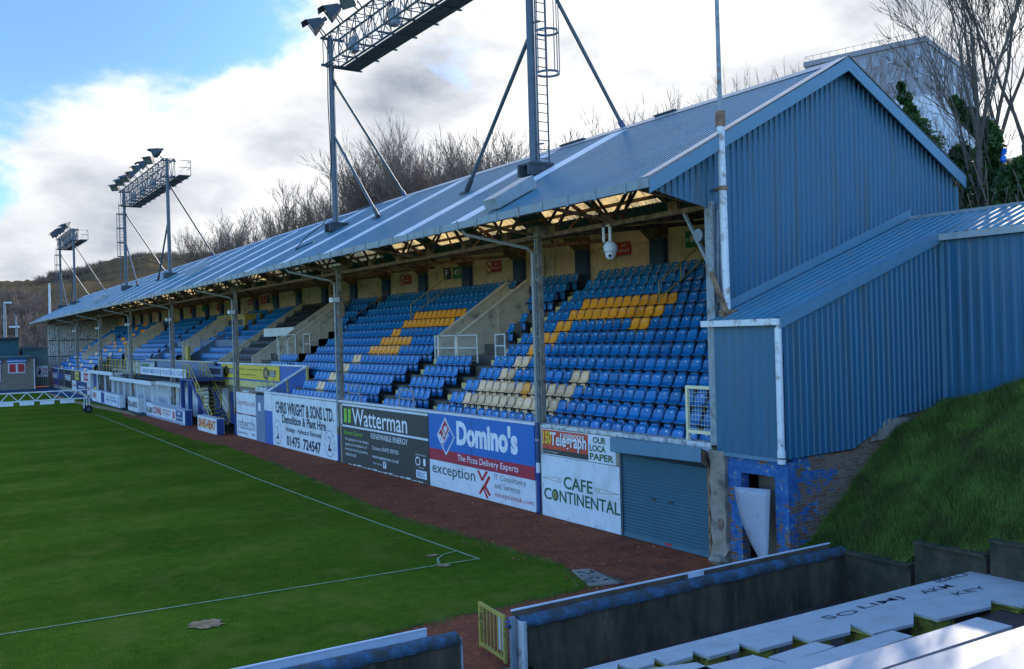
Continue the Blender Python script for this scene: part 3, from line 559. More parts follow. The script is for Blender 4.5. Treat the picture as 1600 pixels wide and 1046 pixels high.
# front band above the tunnel, its slanting end and the blue fence
BXX = 17.85
bl, br_ = onX(330, 566, BXX), onX(478, 572, BXX)
m = MB(); m.box(BXX, BXX+.12, br_.y, bl.y, 2.95, 3.96, 'blue_paint'); m.box(BXX-.06, BXX+.16, br_.y-.2, bl.y, 3.96, 4.05, 'white'); m.box(BXX-.02, BXX+.1, br_.y, bl.y, 2.55, 2.95, 'step_yellow'); m.box(BXX+.1, BXX+.2, 49.8, bl.y, 0, 2.6, 'render_grey'); m.build('balcony_wall', stand)
m = MB(); p, q = Vector((15.95, 49.65, 2.72)), Vector((BXX, br_.y-.1, 4.0))
m.tube([p, q], .07, 'white', 8); m.prism([(15.98, 49.6, 2.05), (BXX, br_.y-.1, 3.0), (BXX, br_.y-.1, 3.95), (15.98, 49.6, 2.68)], (0, .04, 0), 'blue_paint')
m.beam((BXX, br_.y-.15, 2.9), (BXX, br_.y-.15, 3.95), .12, .12, 'step_yellow'); c = p.lerp(q, .5); m.beam((c.x, c.y-.02, c.z-.75), (c.x, c.y-.02, c.z), .08, .08, 'step_yellow'); m.build('raking_fence', stand)
m = MB(); h0, h1 = onX(418, 600, 15.98), onX(428, 600, 15.98)
m.tube([(15.98, h0.y, 2.7), (15.98, h0.y, 3.55), (15.98, h1.y, 3.55), (15.98, h1.y, 2.7)], .03, 'pipe', 6); m.tube([(15.98, h0.y, 3.25), (15.98, h1.y, 3.25)], .025, 'pipe', 6); m.build('crowd_rail', stand)
# recess behind the dug-outs: floor, walls, doors
m = MB(); m.box(BXX+.12, BXX+.22, bl.y, 107, 0, 2.95, 'white_old'); m.box(16.2, BXX+.1, 64.5, 107, 2.55, 2.72, 'felt'); 
for a, b in ((58, 59.2), (62.5, 63.6), (66, 67.2), (73, 74.1), (79, 80)): m.box(BXX+.04, BXX+.12, a, b, .0, 2.1, 'royal')
for a, b in ((59.5, 60.8), (64.2, 65.6), (69, 71.5), (75.5, 77.5)): m.box(BXX+.06, BXX+.12, a, b, .7, 2.3, 'white')
m.box(16.3, BXX, 49.9, 57, 2.2, 2.3, 'felt'); m.box(16.4, BXX-.2, 51.2, 53.2, 2.6, 2.85, 'white_old'); m.box(17.4, BXX, 50.2, 51.6, 2.3, 2.6, 'white_old'); m.build('player_tunnel', stand)
# gatehouse lights: round lamp, column floodlights
m = MB(); m.tube([(15.98, 16.75, 7.65), (15.90, 16.75, 7.65)], .16, 'lampglass', 16); m.tube([(16.02, 16.75, 7.65), (15.98, 16.75, 7.65)], .13, 'galv', 12); m.build('bulkhead_lamp', stand)
for cy in CY[1:7]:
    m = MB(); m.box(15.5, 15.85, cy-.42, cy-.1, 7.02, 7.22, 'pipe_white'); m.beam((15.7, cy-.1, 7.1), (15.98, cy+.0, 7.2), .05, .05, 'galv'); m.build('flood_lamp', stand)
# ================================================================ SEATS
def shell(kind):
    """one tip-up seat; origin on the tread under the middle of the seat; faces -X"""
    parts = {}
    m = MB(); n = 5; W = .225; vs = []; fs_ = []
    prof = [(-.080, .458), (-.072, .487), (.0, .51), (.04, .60), (.085, .735), (.12, .83)]
    for layer in (0, 1):
        for r, (x, z) in enumerate(prof):
            hw = W*(.98 if r < 3 else .95 if r == 3 else .90 if r == 4 else .76)
            for c in range(n):
                t = c/(n-1)*2-1; vs.append((x-.045*(t*t)+(.022 if layer else 0), t*hw, z-(.012*t*t if r == 5 else 0)))
    R_ = len(prof)
    for layer in (0, 1):
        o = layer*R_*n
        for r in range(R_-1):
            for c in range(n-1):
                q = (o+r*n+c, o+r*n+c+1, o+(r+1)*n+c+1, o+(r+1)*n+c); fs_.append(q[::-1] if layer == 0 else q)
    o = R_*n
    for r in range(R_-1): fs_ += [(r*n, (r+1)*n, o+(r+1)*n, o+r*n), (r*n+n-1, o+r*n+n-1, o+(r+1)*n+n-1, (r+1)*n+n-1)]
    for c in range(n-1): fs_.append(((R_-1)*n+c, (R_-1)*n+c+1, o+(R_-1)*n+c+1, o+(R_-1)*n+c))
    m.mesh(vs, fs_, kind); parts['backrest'] = m
    m = MB(); vs = []; fs_ = []; pf = [(-.075, .12), (-.09, .16), (-.085, .28), (-.07, .37), (-.05, .42)]
    for layer in (0, 1):
        for r, (x, z) in enumerate(pf):
            hw = (.145, .165, .172, .176, .176)[r]
            for c in range(4):
                t = c/3*2-1; vs.append((x+.02*t*t+(.035 if layer else 0), t*hw, z))
    for layer in (0, 1):
        o = layer*20
        for r in range(4):
            for c in range(3):
                q = (o+r*4+c, o+r*4+c+1, o+(r+1)*4+c+1, o+(r+1)*4+c); fs_.append(q[::-1] if layer == 0 else q)
    for r in range(4): fs_ += [(r*4, (r+1)*4, 20+(r+1)*4, 20+r*4), (r*4+3, 20+r*4+3, 20+(r+1)*4+3, (r+1)*4+3)]
    fs_ += [(16, 17, 37, 36), (17, 18, 38, 37), (18, 19, 39, 38), (0, 20, 21, 1), (1, 21, 22, 2), (2, 22, 23, 3)]
    m.mesh(vs, fs_, kind); parts['seat'] = m
    m = MB()
    for s in (-1, 1):
        m.beam((.06, s*.225, .0), (.02, s*.225, .47), .02, .035, 'seat_frame_shade'); m.beam((-.15, s*.225, .455), (.06, s*.225, .455), .022, .03, 'seat_frame_shade'); m.beam((-.14, s*.225, .36), (-.14, s*.225, .46), .02, .025, 'seat_frame_shade')
    m.beam((-.075, -.235, .44), (-.075, .235, .44), .03, .024, 'seat_frame_shade'); m.box(.07, .075, -.245, .245, .02, .44, 'seat_frame_shade'); m.beam((.05, -.22, .06), (.05, .22, .06), .03, .03, 'seat_frame_shade')  # dark bar and back sheet stand in for shade under and between seats
    parts['frame'] = m
    m = MB(); m.mesh([(.060, -.036, .700), (.060, .036, .700), (.074, .036, .735), (.074, -.036, .735), (.075, -.036, .697), (.075, .036, .697), (.089, .036, .732), (.089, -.036, .732)],
                     [(0, 3, 2, 1), (0, 1, 5, 4), (2, 3, 7, 6), (1, 2, 6, 5), (3, 0, 4, 7)], 'plate'); parts['number_plate'] = m
    return parts
KINDS = {'seat_blue': shell('seat_blue'), 'seat_orange': shell('seat_orange'), 'seat_cream': shell('seat_cream'), 'seat_black': shell('seat_black')}
SP = .496
def paint(i, y):
    """colour of the seat in row i at distance y along the stand (letters picked out in orange and sun-bleached cream)"""
    c = 'seat_orange' if i >= 5 else 'seat_cream'
    if 16 < y < 32:
        if i in (8, 9) and 24.4 < y < 29.95: return c
        if i in (6, 7) and 28.95 < y < 29.95: return c
        if i == 7 and 24.4 < y < 25.4: return c
        if i in (3, 4, 5) and 29.05 < y < 30.1: return c
        if i == 3 and 24.45 < y < 25.45: return c
        if i in (1, 2) and 24.5 < y < 30.2: return 'seat_orange' if (i == 2 and 27.1 < y < 27.58) else c
    if 37 < y < 48:
        if i == 9 and 39.0 < y < 44.6: return c
        if i == 8 and 39.1 < y < 44.6: return c
        if i == 7 and 43.7 < y < 44.7: return c
        if i in (5, 6) and 41.3 < y < 44.75: return c
        if i in (1, 2, 3, 4) and 44.05 < y < 45.05: return 'seat_cream'
    if y > 108:
        k = (int(y*1.15)+i*3) % 11
        if i >= 7 and 112 < y < 124 and (i+int(y/2.5)) % 4 == 0: return 'seat_orange'
        if i < 8 and k in (0, 1) : return 'seat_cream' if i < 5 else 'seat_orange'
    return 'seat_blue'
rows = []   # (row, y start, y end, colour or None)
for i in range(13): rows.append((i, Y0+.35, 31.3, None))
for i in range(0, 5): rows.append((i, 33.25, 36.1, None))
for i in (7, 8): rows.append((i, 33.0, 33.3, None))
for i in (10, 11, 12): rows.append((i, 32.85, 36.2, None))
for i in range(0, 3): rows.append((i, 37.95, 47.4, None))
for i in range(3, 13): rows.append((i, 37.75 if i > 4 else 37.9, 52.2, None))
for i in range(3, 5): rows.append((i, 53.6, 56.6, None))
for i in range(9, 13): rows.append((i, 53.6, 55.5, None))
for i in (11, 12): rows.append((i, 55.6, 57.3, None))
for i in range(7, 13): rows.append((i, 58.8, 60.7, None))
for i in range(4, 13): rows.append((i, 61.3, 66.7, 'seat_black'))
for i in range(4, 13): rows.append((i, 67.3, 73.0 if i > 6 else 75.3, None))
for i in range(4, 13): rows.append((i, 74.6 if i > 6 else 75.9, 79.9, None))
for i in range(4, 13): rows.append((i, 83.3, 92.0, None)); rows.append((i, 93.3, 104.2, None))
for i in range(4, 13): rows.append((i, 107.7, 113.0, None))
for i in range(0, 13): rows.append((i, 113.6, 126.1, None)); rows.append((i, 128.2 if i > 3 else 126.7, 141.5, None))
allseats = []
for (i, ya, yb, c) in rows:
    y = ya+.1; n_ = 0
    while y <= yb: allseats.append((i, y, c or paint(i, y), n_, ya)); y += SP; n_ += 1
cp = Vector((0, 0, H_CAM))
allseats.sort(key=lambda s: (Vector((rx(s[0]), s[1], tagz(s[0])))-cp).length)
ORD = ['first', 'second', 'third', 'fourth', 'fifth', 'sixth', 'seventh', 'eighth', 'ninth', 'tenth', 'eleventh', 'twelfth', 'thirteenth', 'fourteenth', 'fifteenth', 'sixteenth', 'seventeenth', 'eighteenth', 'nineteenth', 'twentieth']+['twenty-'+a for a in ('first', 'second', 'third', 'fourth', 'fifth', 'sixth', 'seventh', 'eighth', 'ninth')]+['thirtieth', 'thirty-first', 'thirty-second']
rnd = random.Random(5)
proto = {k: {n: mb.build(n) for n, mb in d.items()} for k, d in KINDS.items()}
PM = {k: {n: o.data for n, o in d.items()} for k, d in proto.items()}
for d in proto.values():
    for o in d.values(): bpy.data.objects.remove(o)
for me_ in [x for d in PM.values() for n, x in d.items() if n in ('backrest', 'seat')]: me_.polygons.foreach_set('use_smooth', [True]*len(me_.polygons))
near = [s for s in allseats if s[4] < 32][:300]; nearset = set(map(id, near))
for s in near:
    i, y, c, n_, ya = s; cn = {'seat_blue': 'blue', 'seat_orange': 'orange', 'seat_cream': 'cream'}[c]
    e = empty('stadium_seat', (rx(i)-.06, y, rz(i)), '%s folding seat, %s from the near end of the %s row up in nearest block' % (cn, ORD[n_], ORD[i]), 'seat', 'folding seats in rows on the stand terrace')
    e.rotation_euler.z = rnd.uniform(-.03, .03)
    for n, me_ in PM[c].items():
        if n == 'number_plate' and rnd.random() < .06: continue
        o = bpy.data.objects.new(n, me_); COL.objects.link(o); o.parent = e
        if n == 'seat': o.rotation_euler.y = rnd.uniform(-.07, .03)
        if n == 'backrest': o.rotation_euler.y = rnd.uniform(-.02, .03)
rest = MB(); cache = {}
for k, d in KINDS.items():
    v, f, mm = [], [], []
    for n, mb in d.items():
        b = len(v); v += mb.v; f += [tuple(j+b for j in q) for q in mb.f]; mm += [mb.ms[j] for j in mb.m]
    cache[k] = (v, f, mm)
for s in allseats:
    if id(s) in nearset: continue
    i, y, c, n_, ya = s; v, f, mm = cache[c]; b = len(rest.v); ox, oz = rx(i)-.06, rz(i)
    rest.v += [(a+ox, bb+y, cc+oz) for a, bb, cc in v]; rest.f += [tuple(j+b for j in q) for q in f]; rest.m += [rest.mi(x) for x in mm]
ro = rest.build('stadium_seats', origin=(20, 80, 0), smooth=False)
tag(ro, 'far rows of blue, orange, cream and black folding seats under the stand roof', 'seats', kind='stuff')
# ================================================================ GROUND
def sheet(name, pts, z, m, label=None, cat=None, kind='structure'):
    mb = MB(); mb.poly([(p[0], p[1], z) for p in pts], m); o = mb.build(name); tag(o, label, cat, None, kind); return o
sheet('ground', [(-900, -60), (900, -60), (900, 1500), (-900, 1500)], -.32, 'earth')
m = MB(); m.box(-60, 15.9, 13.3, 220, -.3, -.004, 'blaze'); tag(m.build('blaze_track'), 'red-brown blaze track along the front of the stand', 'track', kind='structure')
def gz0(*l): return [onZ(u, v, 0).to_2d() for u, v in l]
edge = gz0((919, 918), (893, 892), (859, 878), (790, 858), (704, 832), (629, 812), (560, 783), (490, 752), (420, 722), (355, 698), (309, 689), (268, 676), (219, 657), (190, 650))
edge += [Vector((14.9, 84)), Vector((14.8, 100)), Vector((14.7, 130)), Vector((-60, 130))]
low = [Vector((-60, 14.3)), Vector((3.0, 14.35))]+gz0((560, 1001), (640, 983), (705, 965), (800, 945), (880, 928))
def wob(pl, a=.10):
    r = random.Random(3); o = []
    for i, p in enumerate(pl):
        q = pl[(i+1) % len(pl)]; n = max(1, int(min((q-p).length, 14)/.35))
        for k in range(n):
            o.append(p.lerp(q, k/n)+Vector((r.uniform(-a, a), r.uniform(-a, a))))
    return o
mb = MB(); mb.poly([(p.x, p.y, .002) for p in wob(edge+low)], 'grass_pitch'); tag(mb.build('pitch'), 'green grass football pitch in front of the stand', 'pitch', kind='structure')
sheet('painted_path', [(15.86, 86), (14.9, 84), (14.7, 103), (13.9, 112), (13.6, 131), (-60, 131.5), (-60, 136), (15.86, 141)], .006, 'track_blue')
sheet('green_path', [(15.86, 72), (14.6, 76), (14.8, 86), (15.86, 86)], .006, 'track_green')
mb = MB(); mb.poly([(p.x, p.y, .010) for p in wob([Vector(q) for q in [(14.3, 76), (13.7, 86), (12.6, 104), (13.3, 122), (13.7, 122), (13.5, 104), (14.5, 88), (14.75, 80)]], .08)], 'mud'); tag(mb.build('worn_path'), kind='structure')
def lines(name, pts, w, m='line_white', z=.012):
    mb = MB()
    for a, b in zip(pts, pts[1:]):
        d = (b-a).normalized(); n = Vector((-d.y, d.x))*w/2; mb.poly([(*(a-n), z), (*(b-n), z), (*(b+n), z), (*(a+n), z)][::-1], m)
    return mb.build(name)
tl = gz0((749.5, 874.5), (560, 807.5), (400, 748), (275, 697.5), (150, 648))
tag(lines('touch_line', tl, .075), kind='structure')
gl = gz0((749, 874), (0, 993)); gl.append(gl[1]+(gl[1]-gl[0]).normalized()*30); tag(lines('goal_line', gl, .07, z=.016), kind='structure')
arc = gz0((715, 862), (692, 868), (684, 874), (685, 881), (694, 887)); tag(lines('corner_arc', arc, .06, z=.020), kind='structure')
def patch(name, u, v, rx_, ry_, seed, m='mud', z=.024):
    r = random.Random(seed); c = onZ(u, v, 0); mb = MB()
    mb.poly([(c.x+rx_*math.cos(t)*r.uniform(.7, 1.15), c.y+ry_*math.sin(t)*r.uniform(.7, 1.15), z) for t in [i*2*math.pi/22 for i in range(22)]], m); tag(mb.build(name), kind='structure')
patch('bare_patch', 322, 977, .34, .36, 1); patch('bare_patch', 692, 885, .16, .2, 2, z=.028); patch('bare_patch', 676, 869, .18, .12, 3)
# mats lying on the track
c = gz0((893, 894), (921, 892), (968, 914), (921, 918)); mb = MB(); mb.prism([(p.x, p.y, .015) for p in c], (0, 0, .035), 'concrete')
r = random.Random(4)
for k in range(14):
    a, b = r.random()*.9+.05, r.random()*.8+.1; p = c[0].lerp(c[1], a).lerp(c[3].lerp(c[2], a), b); mb.box(p.x-.03, p.x+.03, p.y-.03, p.y+.03, .051, .058, 'black')
tag(mb.build('track_slab', origin=(c[0].x, c[0].y, 0)), 'flat grey slab with small dark holes on the grass edge near the corner', 'slab')
c = gz0((935, 895), (978, 912), (968, 915), (925, 900)); mb = MB(); mb.prism([(p.x, p.y, .012) for p in c], (0, 0, .025), 'riser_wood'); tag(mb.build('wooden_sheet', origin=(c[0].x, c[0].y, 0)), 'brown board lying beside the grey slab on the blaze track', 'board')
# ---- grass bank
def bank_foot(y):
    P = [(5, 1.75), (9.85, 1.46), (10.1, 1.17), (11.4, 1.15), (11.65, .70), (13.3, .66), (15, .66)]
    for (a, za), (b, zb) in zip(P, P[1:]):
        if y <= b: return za+(zb-za)*max(0, y-a)/(b-a)
    return .66
def bank(x, y):
    zb = bank_foot(y); t = min(1, max(0, (x-16.4)/5.0)); zt = 3.36+max(0, 14.1-y)*.27
    if x < 16.4: return zb*.95-(16.4-x)*.25+max(0, (y-13.4))*.15
    return zb+(zt-zb)*(1-(1-t)**1.6)+.06*math.sin(x*2.1+y*1.3)*min(1, (x-16.4))
def land(x, y):
    s = max(0, x-25.5); return 5.2+s*.20+max(0, 30-y)*.03
mb = MB(); nx, ny = 40, 60; vs = []; fc = []
for j in range(ny+1):
    for i in range(nx+1):
        x = 14.0+i*(21.9-14.0)/nx; y = 14.12-j*14.1/ny; x = max(x, 16.4) if y < 13.3 else x; vs.append((x, y, bank(x, y)))
for j in range(ny):
    for i in range(nx): a = j*(nx+1)+i; fc.append((a, a+nx+1, a+nx+2, a+1))
mb.mesh(vs, fc, 'grass_bank'); tag(mb.build('grass_bank_ground', smooth=True), 'sloping grass bank below the blue annex', 'bank', kind='structure')
mb = MB(); r = random.Random(8)
def blades(mb, n, fx, fy, fz, h0, h1):
    k = mb.mi('grass_blade'); 
    for _ in range(n):
        x, y = fx(), fy(); z = fz(x, y); cl = .55+.6*(.5+.5*math.sin(x*1.7+1.1*math.sin(y*1.3))*math.cos(y*1.9)); h = r.uniform(h0, h1)*cl; a = r.uniform(0, 6.28); w_ = .006+.005*r.random(); lx, ly = r.gauss(-.3, .5)*h*.7, r.gauss(-.1, .5)*h*.7
        b = len(mb.v); dx, dy = math.cos(a)*w_, math.sin(a)*w_
        mb.v += [(x-dx, y-dy, z-.02), (x+dx, y+dy, z-.02), (x+lx*.5+dx*.6, y+ly*.5+dy*.6, z+h*.6), (x+lx*.5-dx*.6, y+ly*.5-dy*.6, z+h*.6), (x+lx, y+ly, z+h*.85)]
        mb.f += [(b, b+1, b+2, b+3), (b+3, b+2, b+4)]; mb.m += [k, k]
def clumpz(x, y): return bank(x, y)+.0
blades(mb, 90000, lambda: r.uniform(16.45, 21.35), lambda: 14.05-8.0*r.random()**1.1, bank, .06, .20)
for _ in range(420):
    cx_, cy_, rr_ = r.uniform(16.4, 21.3), r.uniform(7, 14.0), r.uniform(.12, .34)
    blades(mb, 90, lambda: min(21.35, max(16.35, r.gauss(cx_, rr_*.5))), lambda: min(14.05, r.gauss(cy_, rr_*.5)), bank, .16, .34)
blades(mb, 5000, lambda: r.uniform(15.95, 16.6), lambda: r.uniform(13.45, 14.0), bank, .05, .16)
tag(mb.build('bank_grass'), 'rough green grass growing on the bank below the blue annex', 'grass', kind='stuff')
# tufts along the pitch edge
mb = MB(); r = random.Random(21); E_ = edge[:10]+low[3:]
ring = low[2:]+edge[:9]
for a, b in zip(ring, ring[1:]):
    L_ = (b-a).length; n_ = int(L_*160)
    for _ in range(n_):
        t = r.random(); p = a.lerp(b, t); blades(mb, 1, lambda: p.x+r.gauss(0, .10), lambda: p.y+r.gauss(0, .10), lambda x, y: .0, .03, .09)
tag(mb.build('edge_grass'), 'uneven grass fringe along the edge of the pitch and track', 'grass', kind='stuff')
mb = MB()
for _ in range(2600):   # grit
    y = 14.4+40*r.random()**1.6; x = r.uniform(11.8, 15.7) if y < 60 else 15; s_ = r.uniform(.006, .02); k = 'blaze' if r.random() < .93 else 'mud'; mb.box(x-s_, x+s_, y-s_, y+s_, -.003, s_*.8, k)
tag(mb.build('track_grit'), 'loose grit scattered over the blaze track', 'grit', kind='stuff')
# land behind the stand
mb = MB(); vs = []; fc = []; nx, ny = 30, 60
for j in range(ny+1):
    for i in range(nx+1):
        x = 25.55+(i/nx)**1.6*160; y = -20+(j/ny)*320; vs.append((x, y, land(x, y)+1.2*math.sin(x*.13+y*.07)*min(1, (x-25.5)/20)))
for j in range(ny):
    for i in range(nx): a = j*(nx+1)+i; fc.append((a, a+1, a+nx+2, a+nx+1))
mb.mesh(vs, fc, 'earth'); tag(mb.build('hillside', smooth=True), kind='structure')
# far hill
def hill(name, rngu, pts, D0, D1, mt, seed, base=-3, n=90):
    """ridge whose top is set by (photo column, height) pairs at distance D1, falling towards D0"""
    r = random.Random(seed); mb = MB(); vs = []; fc = []; rows_ = 14
    for i in range(n+1):
        u = rngu[0]+(rngu[1]-rngu[0])*i/n
        for (a, za), (b, zb) in zip(pts, pts[1:]):
            if a <= u <= b or (b, zb) == pts[-1]: top = za+(zb-za)*min(1, max(0, (u-a)/(b-a))); 
            if a <= u <= b: break
        d = _ray(u, 520); dh = Vector((d.x, d.y)).normalized()
        tp = _ray(u, top); el = tp.z/Vector((tp.x, tp.y)).length
        for j in range(rows_+1):
            t = j/rows_; D = D0+(D1-D0)*t; zt = H_CAM+el*D1; z = base+(zt-base)*(t**.8)+r.uniform(-.0010, .0010)*D
            vs.append((dh.x*D, dh.y*D, z))
        vs.append((dh.x*D1*1.3, dh.y*D1*1.3, base))
    R_ = rows_+2
    for i in range(n):
        for j in range(R_-1): a = i*R_+j; fc.append((a, a+R_, a+R_+1, a+1))
    mb.mesh(vs, fc, mt); o = mb.build(name, smooth=True); tag(o, kind='structure'); return o
hill('far_hill', (-120, 430), [(-120, 446), (0, 441), (60, 437), (110, 428), (150, 414), (190, 403), (235, 396), (290, 399), (340, 420), (430, 440)], 260, 620, 'hill_wood', 1)
hill('near_hillside', (-200, 330), [(-200, 470), (0, 462), (30, 452), (100, 444), (160, 440), (240, 430), (330, 420)], 175, 300, 'hill_wood', 2)
# ================================================================ TREES
def gen_tree(seed, H, spread=.55, dens=1.0, trunk_r=.16, depth=6, up=.25, multi=1, mt='bark', twig='twig_brown', rmin=.011, ivy=None):
    r = random.Random(seed); tr = MB(); cw = MB(); ends = []
    def seg(mb, p, q, ra, rb, n, mt):
        d = (q-p).normalized(); a = d.cross(Vector((.3, .2, 1)) if abs(d.z) < .9 else Vector((0, 1, 0))).normalized(); c = a.cross(d)
        b = len(mb.v); k = mb.mi(mt)
        for (pp, rr) in ((p, ra), (q, rb)):
            for j in range(n): t = 6.2832*j/n; mb.v.append(tuple(pp+(a*math.cos(t)+c*math.sin(t))*rr))
        for j in range(n): mb.f.append((b+j, b+(j+1) % n, b+n+(j+1) % n, b+n+j)); mb.m.append(k)
    def grow(p, d, L, ra, lev):
        n = 3 if lev < 3 else 2; mb = tr if lev == 0 else cw; pos = p; rr = ra; dirn = d.copy(); kids = []
        for s in range(n):
            dirn = (dirn+Vector((r.gauss(0, .13), r.gauss(0, .13), r.gauss(up*.18, .08)))).normalized()
            q = pos+dirn*L/n; r2 = rr*(.84 if lev < 3 else .72); seg(mb, pos, q, rr, r2, 5 if lev < 2 else 3, mt if lev < 4 else twig)
            if ivy and lev == 0: ends.append((pos, q))
            pos = q; rr = r2; kids.append((pos, rr, dirn.copy()))
        if lev >= depth or len(cw.f) > 60000: return
        last = kids[-1]
        for b in range(2 if r.random() < .75 else 3): branch(last, L, lev, .75)
        for kd in kids[:-1]:
            for b in range(int(dens*(1.6 if lev > 0 else 1.2)+r.random()*.8)): branch(kd, L, lev, .55)
    def branch(kd, L, lev, f):
        pos, rr, dirn = kd; a = r.uniform(0, 6.283); sp = spread*r.uniform(.6, 1.25)
        s = dirn.cross(Vector((math.cos(a), math.sin(a), .1))).normalized(); nd = (dirn*math.cos(sp)+s*math.sin(sp)+Vector((0, 0, up*.35))).normalized()
        grow(pos, nd, L*r.uniform(f*.85, f*1.15), max(rmin, rr*(.68 if f > .6 else .5)), lev+1)
    for k in range(multi):
        a = r.uniform(0, 6.28); lean = .06 if multi == 1 else .22
        grow(Vector((math.cos(a)*.12*(multi > 1), math.sin(a)*.12*(multi > 1), -.3)), Vector((math.cos(a)*lean, math.sin(a)*lean, 1)).normalized(), H*.36, trunk_r, 0)
    return tr, cw, ends
TK = []
def kind(*a, **k):
    tr, cw, ends = gen_tree(*a, **k); hs = [v[2] for v in cw.v]; TK.append((tr, cw, max(hs))); return len(TK)-1
K_BUSH = [kind(11, 9, .42, 1.0, .11, 6, .5, 2), kind(12, 9, .40, .95, .10, 6, .5, 2), kind(13, 9, .46, 1.0, .12, 6, .4, 1)]
K_BIRCH = [kind(21, 10, .42, 1.0, .12, 6, .30, 1, 'bark_light'), kind(22, 10, .36, 1.1, .12, 6, .35, 1, 'bark_light')]
K_BIG = [kind(31, 12, .48, .45, .17, 6, .35, 1, 'bark', 'bark', .010), kind(32, 12, .46, .45, .18, 6, .4, 2, 'bark', 'bark', .010)]
K_THIN = [kind(41, 11, .42, .42, .09, 6, .5, 2, 'bark', 'twig_brown', .008), kind(42, 11, .40, .40, .09, 6, .5, 1, 'bark', 'twig_brown', .008)]
TM = []
for tr, cw, h in TK:
    a = tr.build('trunk'); b = cw.build('crown'); TM.append((a.data, b.data, h)); bpy.data.objects.remove(a); bpy.data.objects.remove(b)
TS = []
def tree(k, x, y, top, label, group='bare trees behind the stand', wid=1.0, rot=None, z=None):
    z = land(x, y) if z is None else z; s = (top-z)/TM[k][2]
    e = empty('bare_tree', (x, y, z-.1), label, 'tree', group); rr = random.Random(int(x*100+y*37)); e.rotation_euler.z = rr.uniform(0, 6.28) if rot is None else rot; e.scale = (s*wid, s*wid, s)
    for n, me_ in (('trunk', TM[k][0]), ('crown', TM[k][1])):
        o = bpy.data.objects.new(n, me_); COL.objects.link(o); o.parent = e
    TS.append(e); return e
def tree_at(k, u, v, X, label, wid=1.0, group='bare trees behind the stand'):
    p = onX(u, v, X); return tree(k, p.x, p.y, p.z, label, group, wid)
tree_at(K_BIRCH[0], 617, 173, 33, 'tall slim bare birch behind the stand roof, left of the cloud gap', .8)
tree_at(K_BIRCH[1], 660, 168, 32.5, 'tallest bare birch behind the stand roof beside its slim twin', .9)
line = [(300, 385, 0), (322, 352, 1), (346, 318, 2), (372, 330, 0), (398, 332, 1), (424, 320, 2), (450, 316, 0), (474, 306, 1), (498, 298, 2), (520, 278, 0), (545, 262, 1), (568, 250, 2), (590, 236, 0), (612, 226, 1), (636, 222, 2), (662, 214, 0), (686, 210, 1), (708, 206, 2), (730, 212, 0), (752, 218, 1), (772, 226, 2), (792, 236, 0), (812, 248, 1)]
PL = ['left edge of the tree line', 'end of the tree line', 'middle of the tree line', 'left half of the tree line', 'birches', 'right half of the tree line']
for i, (u, v, k) in enumerate(line):
    tree_at(K_BUSH[k], u, v-(16 if u > 520 else 4), 31+((i*7) % 5)*1.9, 'brown leafless tree behind the stand roof, %s from the left in the tree line' % ORD[i], 1.15)
for i, (u, v) in enumerate([(360, 345), (410, 345), (466, 330), (535, 285), (585, 262), (630, 248), (674, 238), (718, 240), (765, 250)]):
    tree_at(K_BUSH[(i+1) % 3], u, v, 41+((i*5) % 4)*1.8, 'leafless tree in the second rank behind the stand roof, %s from the left' % ORD[i], 1.2)
tree_at(K_BUSH[0], 915, 160, 31, 'low bushy bare tree above the ridge beside the mast strut foot', 1.0)
tree_at(K_BUSH[1], 905, 196, 34, 'rounded bare shrub showing above the roof ridge left of the strut', 1.0)
tree_at(K_BUSH[2], 1005, 118, 30.5, 'spreading bare tree above the roof ridge right of the mast strut', .75)
tree_at(K_BUSH[1], 962, 145, 33, 'thin bare tree above the roof ridge just left of the strut foot', .9)
for i, (u, v, k) in enumerate([(1150, 106, 0), (1185, 84, 1), (1215, 76, 2), (1240, 92, 0)]):
    tree_at(K_BUSH[k], u, v, 32+i % 2*2, 'bare treetop above the gable slope near the white pole, %s from the left' % ORD[i], .8)
for i, (u, v, k, X) in enumerate([(1345, 66, 0, 36), (1385, 58, 1, 34), (1425, 56, 1, 38), (1465, 95, 0, 36)]):
    tree_at(K_THIN[k], u, v, X, 'slender bare tree in front of the tower block, %s from the left behind the gable' % ORD[i], .85)
p = onX(1572, 250, 28.5); tree(K_BIG[1], p.x, p.y, 25.5, 'large dark forked bare tree at the right edge above the annex roof', wid=.8, rot=1.2)
p = onX(1535, 200, 30.5); tree(K_BIG[0], p.x, p.y, 24.5, 'tall spreading bare tree beside the ivy trunk left of the largest tree', wid=.8, rot=3.9)
p = onX(1620, 200, 29.5); tree(K_BIG[0], p.x, p.y, 23.5, 'bare tree cut by the right edge of the view', wid=.8, rot=.4)
